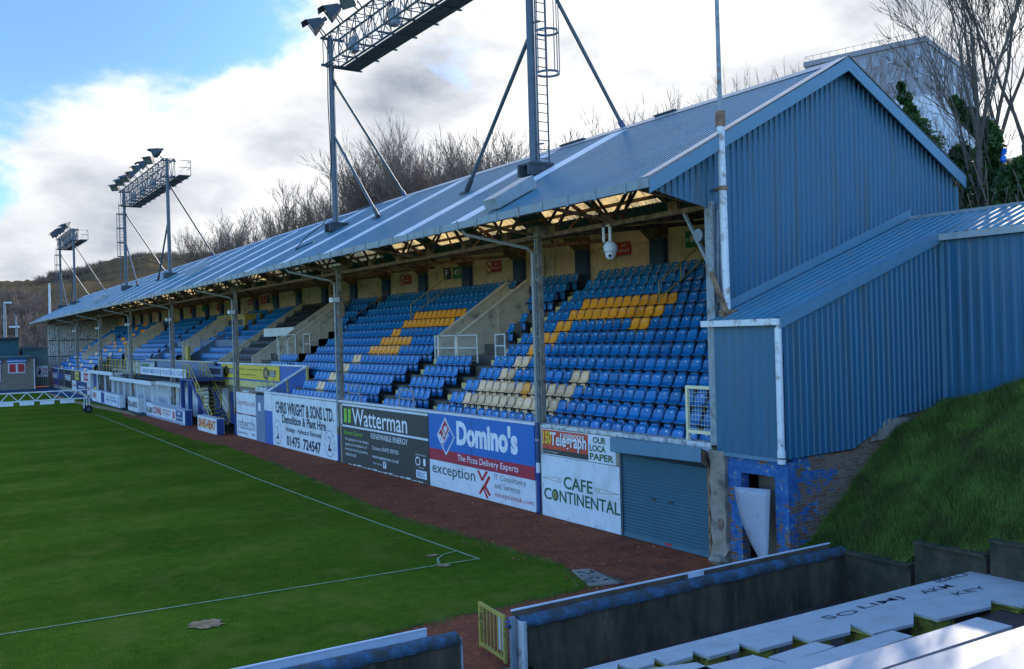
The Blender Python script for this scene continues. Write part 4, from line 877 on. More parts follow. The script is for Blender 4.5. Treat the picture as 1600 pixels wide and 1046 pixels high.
# ivy clad trunks
def ivy_tree(path, rad_, X, label, n, seed, hang=.5):
    r = random.Random(seed); P = [onX(u, v, X) for u, v in path]; base = Vector((P[0].x, P[0].y, land(P[0].x, P[0].y)))
    e = empty('ivy_tree', base, label, 'tree', 'ivy covered trunks'); mb = MB(); mb.tube([base-Vector((0, 0, .2))]+P, [.16]+[.12*(1-.6*i/len(P)) for i in range(len(P))], 'bark', 7); mb.build('trunk', e)
    lf = MB(); k = lf.mi('ivy'); Q = [base]+P
    for _ in range(n):
        i = min(int(r.random()*(len(Q)-1)), len(Q)-2); t = r.random(); c = Q[i].lerp(Q[i+1], t); f = rad_[min(i, len(rad_)-1)]*(.75+.35*math.sin(t*9+i*2))
        d = Vector((r.gauss(0, 1), r.gauss(0, 1), r.gauss(0, .8))).normalized()*f*r.random()**.35; c = c+d; s = r.uniform(.05, .11)
        a = Vector((r.gauss(0, 1), r.gauss(0, 1), r.gauss(0, 1))).normalized(); b_ = a.cross(Vector((r.gauss(0, 1), r.gauss(0, 1), r.gauss(0, 1)))).normalized()
        b = len(lf.v); lf.v += [tuple(c-a*s), tuple(c+b_*s*.6), tuple(c+a*s), tuple(c-b_*s*.6)]; lf.f.append((b, b+1, b+2, b+3)); lf.m.append(k)
    lf.build('crown', e)
ivy_tree([(1545, 300), (1545, 250), (1548, 215), (1530, 195), (1505, 175), (1490, 155)], [.75, .6, .42, .36, .28, .18], 28.5, 'leaning trunk smothered in dark ivy, bending left in front of the tower block', 9000, 1)
ivy_tree([(1452, 240), (1440, 215), (1425, 180), (1412, 150), (1406, 130)], [.8, .65, .45, .24, .14], 31.5, 'slim ivy clad trunk behind the gable slope, in front of the tower block', 6000, 2)
ivy_tree([(1508, 300), (1505, 260), (1500, 235)], [.7, .6, .45], 30.0, 'ivy covered stump between the gable corner and the leaning ivy trunk', 6500, 3)
ivy_tree([(1588, 300), (1592, 275), (1598, 262)], [.75, .6, .45], 27.5, 'dense green ivy bush at the right edge above the annex roof', 6000, 4)
mb = MB(); r = random.Random(9)
for _ in range(1500):   # undergrowth
    x, y = r.uniform(26.0, 34), r.uniform(12, 24); z = land(x, y); a = r.uniform(0, 6.28); h = r.uniform(1.5, 4.2)
    mb.beam((x, y, z), (x+math.cos(a)*h*.3, y+math.sin(a)*h*.3, z+h), .02, .02, 'twig_brown')
for _ in range(9000):
    x, y = r.uniform(26.0, 33), r.uniform(12, 23); z = land(x, y)+r.random()**.7*3.6; s = r.uniform(.04, .09); a = Vector((r.gauss(0, 1), r.gauss(0, 1), r.gauss(0, 1))).normalized()*s; b_ = a.cross(Vector((.3, r.random(), 1))).normalized()*s*.6; c = Vector((x, y, z)); mb.poly([c-a, c+b_, c+a, c-b_], 'ivy')
tag(mb.build('undergrowth', origin=(26, 15, 6)), 'tangled undergrowth and ivy behind the annex roof', 'undergrowth', kind='stuff')
o = MB(); p = onX(1568, 249, 28.4); r = random.Random(2); o.sphere(p, .11, 'bag', 10, (1, .8, 1.2)); o.beam(p+Vector((0, 0, .15)), p+Vector((.1, 0, .32)), .12, .05, 'bag'); tag(o.build('plastic_bag', origin=p), 'blue plastic bag caught on the large bare tree', 'bag')
p = onX(1541, 190, 30); e = empty('chimney_stack', (p.x, p.y, land(p.x, p.y)), 'round grey pole top rising behind the leaning ivy trunk', 'chimney'); mb = MB(); mb.tube([(p.x, p.y, land(p.x, p.y)), (p.x, p.y, p.z)], .19, 'tower_dark', 12); mb.build('shaft', e); mb = MB(); mb.tube([(p.x, p.y, p.z-.15), (p.x, p.y, p.z+.06)], .23, 'tower_dark', 12); mb.build('rim', e)
# wood on the hillside by the far end
mb = MB(); r = random.Random(6)
tv, tcw, th = TK[K_BUSH[2]]; tr_s, cw_s, _ = gen_tree(77, 9, .45, .9, .15, 4, .4, 2, 'bark', 'twig_brown', .03); cw_s2 = gen_tree(78, 9, .42, .9, .15, 4, .4, 1, 'bark_light', 'twig_brown', .03)
def stamp(src, x, y, z, s, a):
    b = len(mb.v); ca, sa = math.cos(a)*s, math.sin(a)*s
    mb.v += [(x+p[0]*ca-p[1]*sa, y+p[0]*sa+p[1]*ca, z+p[2]*s) for p in src.v]; mb.f += [tuple(i+b for i in f) for f in src.f]; mb.m += [mb.mi(src.ms[i]) for i in src.m]
for _ in range(420):
    u = r.uniform(-60, 400); D = 172+128*r.random()**1.3; d = _ray(u, 500); dh = Vector((d.x, d.y)).normalized(); t = (D-175)/125; z = -3+max(0, t)**.8*18
    A, B = (tr_s, cw_s) if r.random() < .5 else cw_s2[:2]; s = r.uniform(.65, 1.0); a = r.uniform(0, 6.28); stamp(A, dh.x*D, dh.y*D, z-.5, s, a); stamp(B, dh.x*D, dh.y*D, z-.5, s, a)
for _ in range(300):
    u = r.uniform(60, 360); D = r.uniform(560, 640); d = _ray(u, 500); dh = Vector((d.x, d.y)).normalized(); t = (D-260)/360; tp = 44+min(1, max(0, (u-60)/160))*14; z = -3+(tp+3)*min(1, t)**.8-2.5; s = r.uniform(.5, .8)
    stamp(cw_s, dh.x*D, dh.y*D, z, s, r.uniform(0, 6.28))
tag(mb.build('far_wood', origin=(40, 220, 0)), 'brown leafless wood covering the hillside beyond the far end of the stand', 'wood', kind='stuff')
# ================================================================ TOWER BLOCK
TZ = 50.0; c0 = onZ(1445, 57, TZ); cl = onZ(1258, 98, TZ); c2 = onZ(1527, 121, TZ)
e = empty('tower_block', (c0.x, c0.y, 5), 'pale high-rise block of flats with dark top storeys behind the bare trees', 'building')
d1 = (cl-c0); d2 = (c2-c0); mb = MB(); mb.prism([(c0.x, c0.y, 5), (c0.x+d1.x, c0.y+d1.y, 5), (c0.x+d1.x+d2.x, c0.y+d1.y+d2.y, 5), (c0.x+d2.x, c0.y+d2.y, 5)], (0, 0, TZ-9-5), 'tower'); mb.build('wall', e)
mb = MB(); f = 1.0; q = [(c0.x, c0.y), (c0.x+d1.x, c0.y+d1.y), (c0.x+d1.x+d2.x, c0.y+d1.y+d2.y), (c0.x+d2.x, c0.y+d2.y)]; mb.prism([(a, b, TZ-9) for a, b in q], (0, 0, 8.2), 'tower_dark'); mb.build('top_storeys', e)
mb = MB(); cx = sum(a for a, b in q)/4; cy_ = sum(b for a, b in q)/4; mb.prism([(cx+(a-cx)*1.02, cy_+(b-cy_)*1.02, TZ-.8) for a, b in q], (0, 0, .8), 'tower_dark')
for i in range(4):
    a, b = q[i], q[(i+1) % 4]; mb.beam((*a, TZ+.9), (*b, TZ+.9), .06, .06, 'steel_grey')
    for k in range(14): t = k/14; mb.beam((a[0]+(b[0]-a[0])*t, a[1]+(b[1]-a[1])*t, TZ), (a[0]+(b[0]-a[0])*t, a[1]+(b[1]-a[1])*t, TZ+.9), .05, .05, 'steel_grey')
mb.build('roof', e)
for fi, (dv, n) in enumerate(((d2, 5), (d1, 9))):
    L = dv.length; dn = dv.normalized(); nn = Vector((-dn.y, dn.x, 0)); nn = nn if nn.dot(-c0) > 0 else -nn
    for s in range(12):
        for k in range(n):
            w = 1.1; a = c0+dn*(L*(k+.5)/n-w/2)+nn*.03; z = TZ-2.9-s*3.1
            if z < 14: continue
            mb = MB(); mb.prism([(a.x, a.y, z), (a.x+dn.x*w, a.y+dn.y*w, z), (a.x+dn.x*w, a.y+dn.y*w, z+1.3), (a.x, a.y, z+1.3)], nn*.06, 'win'); mb.prism([(a.x, a.y, z-.16), (a.x+dn.x*w, a.y+dn.y*w, z-.16), (a.x+dn.x*w, a.y+dn.y*w, z-.03), (a.x, a.y, z-.03)], nn*.10, 'tower'); mb.build('window', e)
a = c0+d2*.52; mb = MB(); mb.box(a.x-.35, a.x+.35, a.y-.5, a.y+.35, 12, TZ-6, 'white'); mb.build('stair_panel', e)
# ================================================================ ANNEX
e = empty('annex', (15.8, 14.1, 0), 'blue ribbed metal lean-to climbing the bank beside the gable, on a flaking brick base', 'building')
AX, AY = 15.75, 14.1
mb = MB(); corr(mb, (AX, Y0-.15, 0), (0, AY-Y0+.15, 0), lambda t: (Vector((0, 0, 2.56)), Vector((0, 0, 5.56))), .27, .03, (-1, 0, 0), 'clad'); mb.box(AX-.04, AX+.02, AY, Y0-.1, 2.50, 2.58, 'trim')
def lowz(x):
    P = [(15.7, 2.58), (17.9, 2.62), (18.8, 2.95), (19.6, 3.25), (21.4, 3.38), (30, 4.5)]
    for (a, za), (b, zb) in zip(P, P[1:]):
        if x <= b: return za+(zb-za)*(x-a)/(b-a)
    return 4.5
corr(mb, (AX+.02, AY, 0), (21.4-AX-.02, 0, 0), lambda t: (Vector((0, 0, lowz(AX+t))), Vector((0, 0, annex_z(AX+t)-.05))), .19, .03, (0, -1, 0), 'clad')
corr(mb, (21.4, AY, 0), (0, -9, 0), lambda t: (Vector((0, 0, 3.3)), Vector((0, 0, annex_z(21.4)-.03))), .27, .04, (-1, 0, 0), 'clad')
mb.build('cladding', e)
mb = MB(); rn = Vector((-.348, 0, 1)).normalized()
corr(mb, (AX-.12, Y0, annex_z(AX-.12)), (0, AY-.05-Y0, 0), Vector((23.4-AX+.12, 0, (23.4-AX+.12)*.348)), .27, .035, rn, 'clad_roof')
corr(mb, (21.3, AY-.05, annex_z(21.3)), (0, -9, 0), Vector((2.1, 0, 2.1*.348)), .27, .045, rn, 'clad_roof'); mb.mesh([(23.4, Y0, annex_z(23.4)), (23.4, 5, annex_z(23.4)), (26, 5, 7.3), (26, Y0, 7.3)], [(0, 1, 2, 3)], 'clad_roof')
mb.build('roof', e)
mb = MB(); z0_ = annex_z(AX-.1)
mb.prism([(AX-.14, AY-.09, z0_+.06), (21.36, AY-.09, annex_z(21.36)+.06), (21.36, AY-.09, annex_z(21.36)-.20), (AX-.14, AY-.09, z0_-.2)], (0, .03, 0), 'trim'); mb.mesh([(AX-.14, AY-.095, z0_+.065), (21.36, AY-.095, annex_z(21.36)+.065), (21.36, AY+.09, annex_z(21.36)+.075), (AX-.14, AY+.09, z0_+.075)], [(0, 1, 2, 3)], 'trim')
mb.box(AX-.22, AX-.06, AY-.06, Y0+.05, z0_-.12, z0_+.02, 'pipe_white'); mb.box(21.2, 21.34, 5, AY-.1, annex_z(21.3)-.14, annex_z(21.3)+.02, 'flash'); mb.box(23.32, 23.5, 5, Y0-.05, annex_z(23.4)-.02, annex_z(23.4)+.07, 'flash')
mb.prism([(AX+.3, Y0-.03, annex_z(AX+.3)+.02), (23.4, Y0-.03, annex_z(23.4)+.03), (23.4, Y0-.03, annex_z(23.4)+.28), (AX+.3, Y0-.03, annex_z(AX+.3)+.24)], (0, -.02, 0), 'trim')
mb.box(21.34, 21.46, AY-.14, AY-.02, 3.3, annex_z(21.4)-.1, 'trim'); mb.build('flashing', e)
# brick base with the doorway
mb = MB(); x0, x1 = 15.80, 16.05
mb.box(x0, x1, 15.47, 15.88, 0, 2.5, 'brick_painted'); mb.box(x0, x1, 14.10, 14.47, 0, 2.5, 'brick_painted'); mb.box(x0, x1, 14.47, 15.47, 2.16, 2.5, 'brick_painted'); mb.box(x0, x1, 14.47, 15.47, -.1, .10, 'brick_painted')
mb.box(x1, 18.2, 14.16, 14.36, 0, 2.56, 'brick_painted'); mb.prism([(18.2, 14.16, 0), (21.4, 14.16, 0), (21.4, 14.16, 3.34), (19.6, 14.16, 3.2), (18.8, 14.16, 2.9), (18.2, 14.16, 2.6)], (0, .2, 0), 'brick_painted'); mb.build('brick_base', e)
mb = MB(); pts = onY(1385, 655, 14.08), onY(1425, 652, 14.08), onY(1405, 682, 14.08), onY(1362, 690, 14.08); mb.prism([p for p in pts], (0, .05, 0), 'concrete'); mb.build('concrete_patch', e)
mb = MB(); mb.box(16.5, 16.6, 14.4, 15.6, 0, 2.5, 'render_grey'); mb.box(16.05, 16.5, 14.4, 15.6, -.05, .05, 'concrete'); mb.build('passage', e)
mb = MB(); mb.mesh([], [], 'concrete'); r = random.Random(12); n = 16; L_ = []
for k in range(n+1):
    z = 2.6*k/n; wv = .05*math.sin(k*1.7)+r.uniform(-.02, .02); L_.append(((15.70+wv*.4, 16.36+wv, z), (15.70-wv*.3, 15.88+(.06*math.sin(k*2.3) if z < .8 else 0), z)))
vs = []
for a, b in L_: vs += [a, b, (16.1, b[1], b[2]), (16.1, a[1], a[2])]
mb.mesh(vs, [(4*k+j, 4*k+4+j, 4*k+4+(j+1) % 4, 4*k+(j+1) % 4) for k in range(n) for j in range(4)], 'concrete'); mb.sphere((15.72, 16.05, .9), .13, 'brick_painted', 8, (.5, 1, 1.3)); mb.sphere((15.66, 16.1, .08), .22, 'concrete', 8, (1, 1.3, .6)); mb.build('corner_pier', e)
mb = MB(); x = 15.62
mb.tube([(x+.08, AY+.02, z0_-.1), (x, AY-.0, z0_-.2), (x, AY-.0, 2.72)], .075, 'pipe_white', 12); mb.tube([(x, AY, 2.78), (x, AY, 2.5)], .09, 'pipe_white', 12); mb.tube([(x, AY, 2.6), (x, AY, 2.63)], .095, 'galv_dark', 12); mb.build('downpipe', e)
# loose sheet leaning in the doorway
mb = MB(); vs = []; n = 12
for k in range(n+1):
    t = k/n; z = .12+1.72*t; bow = .55*(1-t)**2; L0 = Vector((15.72-.05*t, 15.52-.90*(1-t)**2*.9, z)); R0 = Vector((15.55+.15*t+.0, 14.50, z+.06))
    for j in range(7): s = j/6; p = L0.lerp(R0, s); p.x -= .10*math.sin(math.pi*s)*(1-t)+.02; vs.append(tuple(p))
m2 = [(a[0]+.012, a[1], a[2]) for a in vs]; N_ = len(vs)
fc = [(k*7+j, k*7+j+1, (k+1)*7+j+1, (k+1)*7+j) for k in range(n) for j in range(6)]
mb.mesh(vs+m2, fc+[tuple(i+N_ for i in f)[::-1] for f in fc]+[(k*7, (k+1)*7, N_+(k+1)*7, N_+k*7) for k in range(n)]+[(k*7+6, (k+1)*7+6, N_+(k+1)*7+6, N_+k*7+6) for k in range(n)]+[(n*7+j, n*7+j+1, N_+n*7+j+1, N_+n*7+j) for j in range(6)], 'sheet')
tag(mb.build('loose_sheet', origin=(15.7, 15, 0), smooth=True), 'curved white sheet leaning in the brick doorway beside the shutter', 'sheet')
# white pole by the gable
e = empty('flag_pole', (16.02, 15.98, 5.7), 'tall white rusting pole rising past the gable from the annex roof', 'pole')
mb = MB(); mb.tube([(16.04, 16.0, 5.75), (16.0, 16.0, 10.2)], .088, 'pipe_white', 14); mb.build('lower_tube', e)
mb = MB(); mb.tube([(16.0, 16.0, 10.2), (16.0, 16.0, 10.45)], .115, 'rust', 14); mb.tube([(16.0, 16.0, 10.2), (15.99, 16.0, 10.1)], .108, 'rust', 14); mb.build('collar', e); mb = MB(); mb.tube([(16.02, 16.0, 8.62), (16.02, 16.0, 8.72)], .118, 'rust', 14); mb.box(15.98, 16.08, 16.0, 16.28, 8.64, 8.70, 'rust'); mb.build('collar', e)
mb = MB(); mb.tube([(16.0, 16.0, 10.45), (15.98, 16.0, 17)], [.055, .042], 'steel_grey', 12); mb.build('upper_tube', e)
mb = MB(); mb.box(15.92, 16.25, 15.85, 16.15, 5.6, 5.85, 'rust'); mb.beam((15.95, 15.9, 5.75), (15.75, 16.2, 6.75), .05, .12, 'rust'); mb.build('base_bracket', e)
# roller shutter, canopy
e = empty('roller_shutter', (15.85, 18.1, 0), 'teal metal roller shutter under a dented canopy at the end of the stand', 'shutter')
mb = MB(); zz = .12; pr = []
while zz < 2.3: pr += [(15.845, zz), (15.80, zz+.006), (15.79, zz+.03), (15.83, zz+.062)]; zz += .082
vs = []
for x, z in pr: vs += [(x, 19.72, z), (x, 16.52, z)]
mb.mesh(vs, [(2*i, 2*i+1, 2*i+3, 2*i+2) for i in range(len(pr)-1)], 'shutter'); mb.box(15.79, 15.83, 16.52, 19.72, .02, .13, 'shutter'); mb.build('curtain', e)
mb = MB(); mb.box(15.76, 15.84, 19.72, 19.79, 0, 2.3, 'galv'); mb.build('guide_rail', e); mb = MB(); mb.box(15.76, 15.84, 16.44, 16.52, 0, 2.3, 'rust'); mb.build('guide_rail', e)
mb = MB()
yl, yr = onX(953, 695, 15.38).y, onX(1095, 712, 15.38).y; cn = [(15.82, yl+.25, 2.62), (15.38, yl, onX(953, 684, 15.38).z), (15.38, yl, onX(953, 706, 15.38).z), (15.82, yl+.2, 2.25)]; c3 = [(15.82, 16.5, 2.50), (15.38, yr, onX(1095, 700, 15.38).z), (15.38, yr, onX(1095, 723, 15.38).z), (15.82, 16.5, 2.12)]
mb.mesh(cn+c3, [(0, 1, 5, 4), (1, 2, 6, 5), (0, 3, 2, 1)], 'trim'); mb.mesh([cn[2], cn[3], c3[3], c3[2]], [(0, 1, 2, 3)], 'galv_dark'); mb.mesh([(p[0], p[1]+.01, p[2]) for p in c3], [(0, 1, 2, 3)], 'rust'); mb.build('canopy', e)
mb = MB()
for yy in (18.5, 17.85): mb.box(15.775, 15.80, yy-.08, yy+.08, 1.12, 1.17, 'galv_dark')
mb.build('handle', e); mb = MB(); mb.box(15.78, 15.79, 17.85, 18.1, .06, .12, 'sign_red'); mb.build('sticker', e)
# ================================================================ BOARDS
def board(name, Yl, Yr, z0, z1, base, label, X=15.80, group='advertising boards along the stand front', cat='advertising board', th=.05):
    e = empty(name, (X, (Yl+Yr)/2, z0), label, cat, group); mb = MB(); mb.box(X, X+th, Yr, Yl, z0, z1, base); mb.build('panel', e); return e, pitch_face(Yl, Yr, z0, z1, X), MB()
e, F, t = board('advertising_board', 48.45, 39.62, .03, 2.62, 'white', 'white board reading CHRIS WRIGHT & SONS LTD., Demolition & Plant Hire')
F.text(t, 'CHRIS WRIGHT & SONS LTD.', .06, .96, .65, .885, 'ink', .032); F.text(t, 'Demolition & Plant Hire', .17, .85, .47, .64, 'ink', .026); F.text(t, 'Haulage - Asbestos Removal', .23, .78, .30, .42, 'ink', .016); F.text(t, '01475  724547', .24, .77, .05, .25, 'ink', .03)
for cx in (.085, .895):
    F.ring(t, cx, .27, .068, .235, .06, 'ink', n=36, dash=True); s = 1 if cx < .5 else -1
    F.rect(t, cx-.022, cx+.022, .14, .185, 'ink'); F.rect(t, cx-.015 if s < 0 else cx-.002, cx+.002 if s < 0 else cx+.015, .185, .25, 'ink'); F.pol(t, [(cx-.004*s, .24), (cx-.004*s+.006, .24), (cx-.004*s+.006, .38), (cx-.004*s, .38)], 'ink'); F.pol(t, [(cx-.022, .37), (cx+.006, .37), (cx+.006, .385), (cx-.022, .385)], 'ink')
t.build('lettering', e)
mb = MB(); mb.box(15.79, 15.84, 48.5, 49.75, 1.75, 2.64, 'white'); mb.box(15.83, 15.86, 48.5, 49.75, 0, 1.75, 'blue_paint'); mb.build('front_wall_end', stand)
e, F, t = board('advertising_board', 39.1, 30.85, .03, 2.62, 'board_dark', 'dark board reading Watterman Renewable Energy with two green bars')
F.rect(t, .0, 1, .965, 1, 'white'); F.rect(t, .0, 1, .615, .645, 'white'); F.rect(t, 0, .012, .62, 1, 'white')
for a in (.040, .094): F.pol(t, [(a, .69), (a+.034, .69), (a+.038, .92), (a+.004, .92)], 'lime')
F.text(t, 'Watterman', .15, .79, .665, .94, 'white_txt', .008); F.text(t, 'RENEWABLE ENERGY', .38, .79, .50, .585, 'white_txt', .004); F.text(t, 'Biomass Experts', .04, .27, .47, .56, 'lime', 0)
for i, (s, w) in enumerate((('We specialise in the design,', .35), ('supply and installation of', .325), ('biomass heating systems', .335), ('within the UK.', .19))): F.text(t, s, .045, w, .385-.082*i, .44-.082*i, 'white_txt', 0)
F.text(t, 'Contact: 01475 787955', .39, .69, .33, .39, 'white_txt'); F.text(t, 'www.watterman.co.uk', .39, .69, .20, .255, 'white_txt'); F.text(t, 'Join us on', .40, .50, .10, .14, 'white_txt'); F.rect(t, .515, .55, .075, .175, 'white'); F.text(t, 'f', .526, .54, .09, .16, 'board_dark', .02, lift=.009)
F.rect(t, .87, .975, .06, .175, 'white'); F.text(t, 'RECC', .885, .96, .085, .15, 'dom_blue', lift=.009); F.text(t, 'APPROVED DEALER', .865, .97, .385, .40, 'white_txt'); F.ring(t, .89, .30, .025, .065, .25, 'white_txt', n=16); F.rect(t, .945, .965, .25, .35, 'white_txt'); F.text(t, 'MEMBER', .90, .95, .205, .22, 'white_txt')
for k in range(14): F.rect(t, .08+k*.062, .13+k*.062, .0, .012+.008*(k % 3), 'white_old')
t.build('lettering', e)
e, F, t = board('advertising_board', 30.8, 23.9, 1.0, 2.65, 'dom_blue', "blue and red board reading Domino's, The Pizza Delivery Experts")
F.rect(t, 0, 1, 0, .245, 'dom_red'); F.rect(t, .447, .450, 0, 1, 'ink', .007)
F.text(t, "Domino's", .30, .865, .40, .93, 'white_txt', .045); F.text(t, 'The Pizza Delivery Experts', .305, .865, .04, .205, 'white_txt', .002, .08)
dc, dr = (.185, .545), (.095, .40)
def dm(pts, m, l): F.pol(t, [(dc[0]+a*dr[0], dc[1]+b*dr[1]) for a, b in pts], m, l)
dm([(0, -1.02), (1, 0), (0, 1.02), (-1, 0)], 'white', .006); dm([(-.03, -.86), (.42, -.42), (-.42, .42), (-.88, 0)][::1], 'dom_red', .009)
t.v = t.v; dm([(-.86, .0), (-.02, .86), (.42, .42), (-.43, -.44)], 'dom_red', .010); dm([(.02, -.88), (.88, 0), (.48, .38), (-.38, -.48)], 'dom_blue', .011)
dm([(-.47, .38), (-.43, .43), (.03, -.03), (-.02, -.07)], 'white', .012)
F.disc(t, dc[0]-.0, dc[1]+.16, .017, .06, 'white', .013); F.disc(t, dc[0]-.062, dc[1]-.02, .016, .055, 'white', .013); F.disc(t, dc[0]-.034, dc[1]-.10, .016, .055, 'white', .013)
G = Face(F.p(dc[0]-.3*dr[0], dc[1]-.62*dr[1], 0), F.R*dr[0]*.95+F.U*dr[1]*.93, F.U*dr[1]*.42-F.R*dr[0]*.40); G.text(t, "Domino's", .02, .98, .55, .98, 'white_txt', .01, lift=.016); G.text(t, 'Pizza', .1, .75, .02, .42, 'white_txt', .01, lift=.016)
t.build('lettering', e)
e, F, t = board('advertising_board', 30.8, 23.9, .03, .99, 'white', "white board reading exception, IT Consultancy and Services, exceptionuk.com")
F.text(t, 'exception', .03, .475, .40, .90, 'txt_grey', .004)
for pts in (([(.495, .95), (.515, .95), (.55, .66), (.535, .60)],), ([(.575, .98), (.598, .96), (.55, .62), (.538, .66)],), ([(.60, .83), (.62, .80), (.578, .46), (.62, .18), (.60, .15), (.553, .46)],), ([(.55, .48), (.56, .40), (.52, .12), (.505, .16)],), ([(.55, .48), (.598, .04), (.575, .06), (.545, .36)],)): F.pol(t, pts[0], 'red')
F.text(t, 'IT Consultancy', .655, .925, .70, .94, 'txt_grey', -.006); F.text(t, 'and Services', .655, .875, .47, .67, 'txt_grey', -.006); F.text(t, 'exceptionuk.com', .655, .985, .14, .36, 'red', -.006)
t.build('lettering', e)
e, F, t = board('advertising_board', 23.5, 19.99, 1.84, 2.60, 'white', 'red and white board reading GREENOCK Telegraph, OUR LOCAL PAPER', group='advertising boards along the stand front')
F.rect(t, .01, .655, .04, .97, 'tele_red'); F.rect(t, .01, .655, .04, .24, 'board_dark', .006); F.text(t, '150', .02, .145, .42, .93, 'yellow', .03, .15, .010)
for dx, dz, mm, l in ((.006, -.02, 'black', .009), (0, 0, 'white_txt', .012)): F.text(t, 'Telegraph', .14+dx, .635+dx, .24+dz, .90+dz, mm, .022, .06, l)
F.text(t, 'GREENOCK', .32, .58, .74, .90, 'white_txt', .02, lift=.014); F.text(t, "Inverclyde's Evening Newspaper", .02, .25, .10, .16, 'white_txt', lift=.012)
F.text(t, 'OUR', .72, .885, .69, .93, 'txt_green', .03); F.text(t, 'LOCA', .675, .88, .39, .63, 'txt_green', .03); F.text(t, 'PAPER', .675, .975, .08, .33, 'txt_green', .03); t.build('lettering', e)
e, F, t = board('advertising_board', 23.55, 19.85, .02, 1.82, 'white', 'plain white board reading CAFE CONTINENTAL in green letters')
F.text(t, 'CAFE', .305, .675, .51, .71, 'green_dk', .014); F.text(t, 'C', .03, .135, .28, .47, 'green_dk', .014); F.disc(t, .185, .375, .045, .098, 'green_dk'); F.disc(t, .185, .375, .026, .06, 'gold', .009); F.rect(t, .178, .192, .34, .41, 'green_dk', .012); F.text(t, 'NTINENTAL', .245, .995, .28, .47, 'green_dk', .014)
for x0, x1, s in ((.02, .225, 1), (.755, .985, -1)):
    a, b = (x0, x1) if s > 0 else (x1, x0); w = .003; y = .625 if s > 0 else .585
    for k in (1, -1): F.pol(t, [(a, y+.0), (a, y+.008), (b, y+k*.035+.008), (b, y+k*.035)] if (s > 0) == (k > 0) else [(a, y), (b, y+k*.035), (b, y+k*.035+.008), (a, y+.008)], 'gold')
    F.rect(t, min(b, b+.005), max(b, b+.005), y-.035, y+.043, 'gold'); F.ring(t, b+s*.03, y+.003, .016, .037, .2, 'gold', n=16)
for a, b in ((.02, .97), (.35, .96), (.7, .96), (.02, .03), (.35, .03), (.7, .03), (.02, .5), (.98, .52)): F.disc(t, a, b, .005, .011, 'txt_grey', n=8)
t.build('lettering', e)
mb = MB(); mb.box(15.81, 15.87, 19.83, 23.6, 1.825, 1.838, 'rust'); mb.box(15.805, 15.86, 19.79, 19.98, 1.84, 2.5, 'concrete'); mb.build('board_rail', stand)
# carpet / rebecchi boards and the tunnel door
for (z0, z1, s, mt, lb, tt) in ((1.33, 2.57, 'Carpetrite.co.uk', 'red', 'white board with red edging reading Carpetrite.co.uk', None), (.03, 1.28, 'rebecchi', 'black', 'white board reading rebecchi below the carpet board', 'authorised services')):
    e, F, t = board('advertising_board', 54.95, 51.3, z0, z1, 'white', lb)
    if tt is None: F.text(t, s, .03, .97, .33, .66, 'red', -.005); F.rect(t, 0, 1, .975, 1, 'red'); F.rect(t, 0, 1, 0, .025, 'red'); F.rect(t, 0, .012, 0, 1, 'red')
    else: F.text(t, s, .08, .95, .36, .88, 'black', -.012); F.text(t, tt, .08, .56, .14, .24, 'txt_grey'); F.text(t, '75702', .78, .94, .14, .24, 'txt_grey')
    t.build('lettering', e)
e = empty('tunnel_door', (15.83, 50.5, 0), 'blue door between the rebecchi board and the white demolition board', 'door'); mb = MB(); mb.box(15.82, 15.88, 49.8, 51.25, 0, 2.5, 'blue_grey'); mb.box(15.78, 15.9, 49.8, 51.25, 2.38, 2.44, 'blue_grey'); mb.build('panel', e); mb = MB(); mb.box(15.80, 15.82, 50.45, 50.85, 1.65, 2.1, 'white'); mb.build('notice', e)
# yellow balcony banner
pl, pr_ = onX(346, 580, BXX-.05), onX(436, 580, BXX-.05)
e, F, t = board('balcony_banner', pl.y, pr_.y, 3.06, 3.93, 'yellow', 'long yellow banner with brown barrel logos on the balcony wall', X=BXX-.05, th=.04)
for cx in (.10, .80):
    F.disc(t, cx, .48, .045, .44, 'brown'); F.disc(t, cx, .48, .022, .22, 'gold', .009); F.rect(t, cx+.04, cx+.155, .30, .72, 'brown', .006); F.text(t, 'HOME', cx+.065, cx+.125, .53, .65, 'white_txt', .02, lift=.010); F.text(t, 'PRODUCTS', cx+.062, cx+.145, .36, .47, 'white_txt', .02, lift=.010)
F.text(t, '01475 745037  |  Greenock 01475 720101', .30, .735, .60, .76, 'brown', .01); F.text(t, 'www.mjtimber.com', .38, .64, .22, .38, 'brown', .01); t.build('lettering', e)
# club name sign
e, F, t = board('club_sign', 81.5, 66.8, 3.0, 3.62, 'white', 'long white sign reading GREENOCK MORTON FOOTBALL CLUB above the dug-outs')
F.text(t, 'GREENOCK MORTON', .03, .43, .26, .76, 'dom_blue', .01); F.text(t, 'FOOTBALL CLUB', .53, .97, .26, .76, 'dom_blue', .01); F.pol(t, [(.46, .5), (.48, .08), (.50, .5), (.48, .92)], 'royal'); F.pol(t, [(.470, .5), (.48, .28), (.49, .5), (.48, .72)], 'white', .009); t.build('lettering', e)
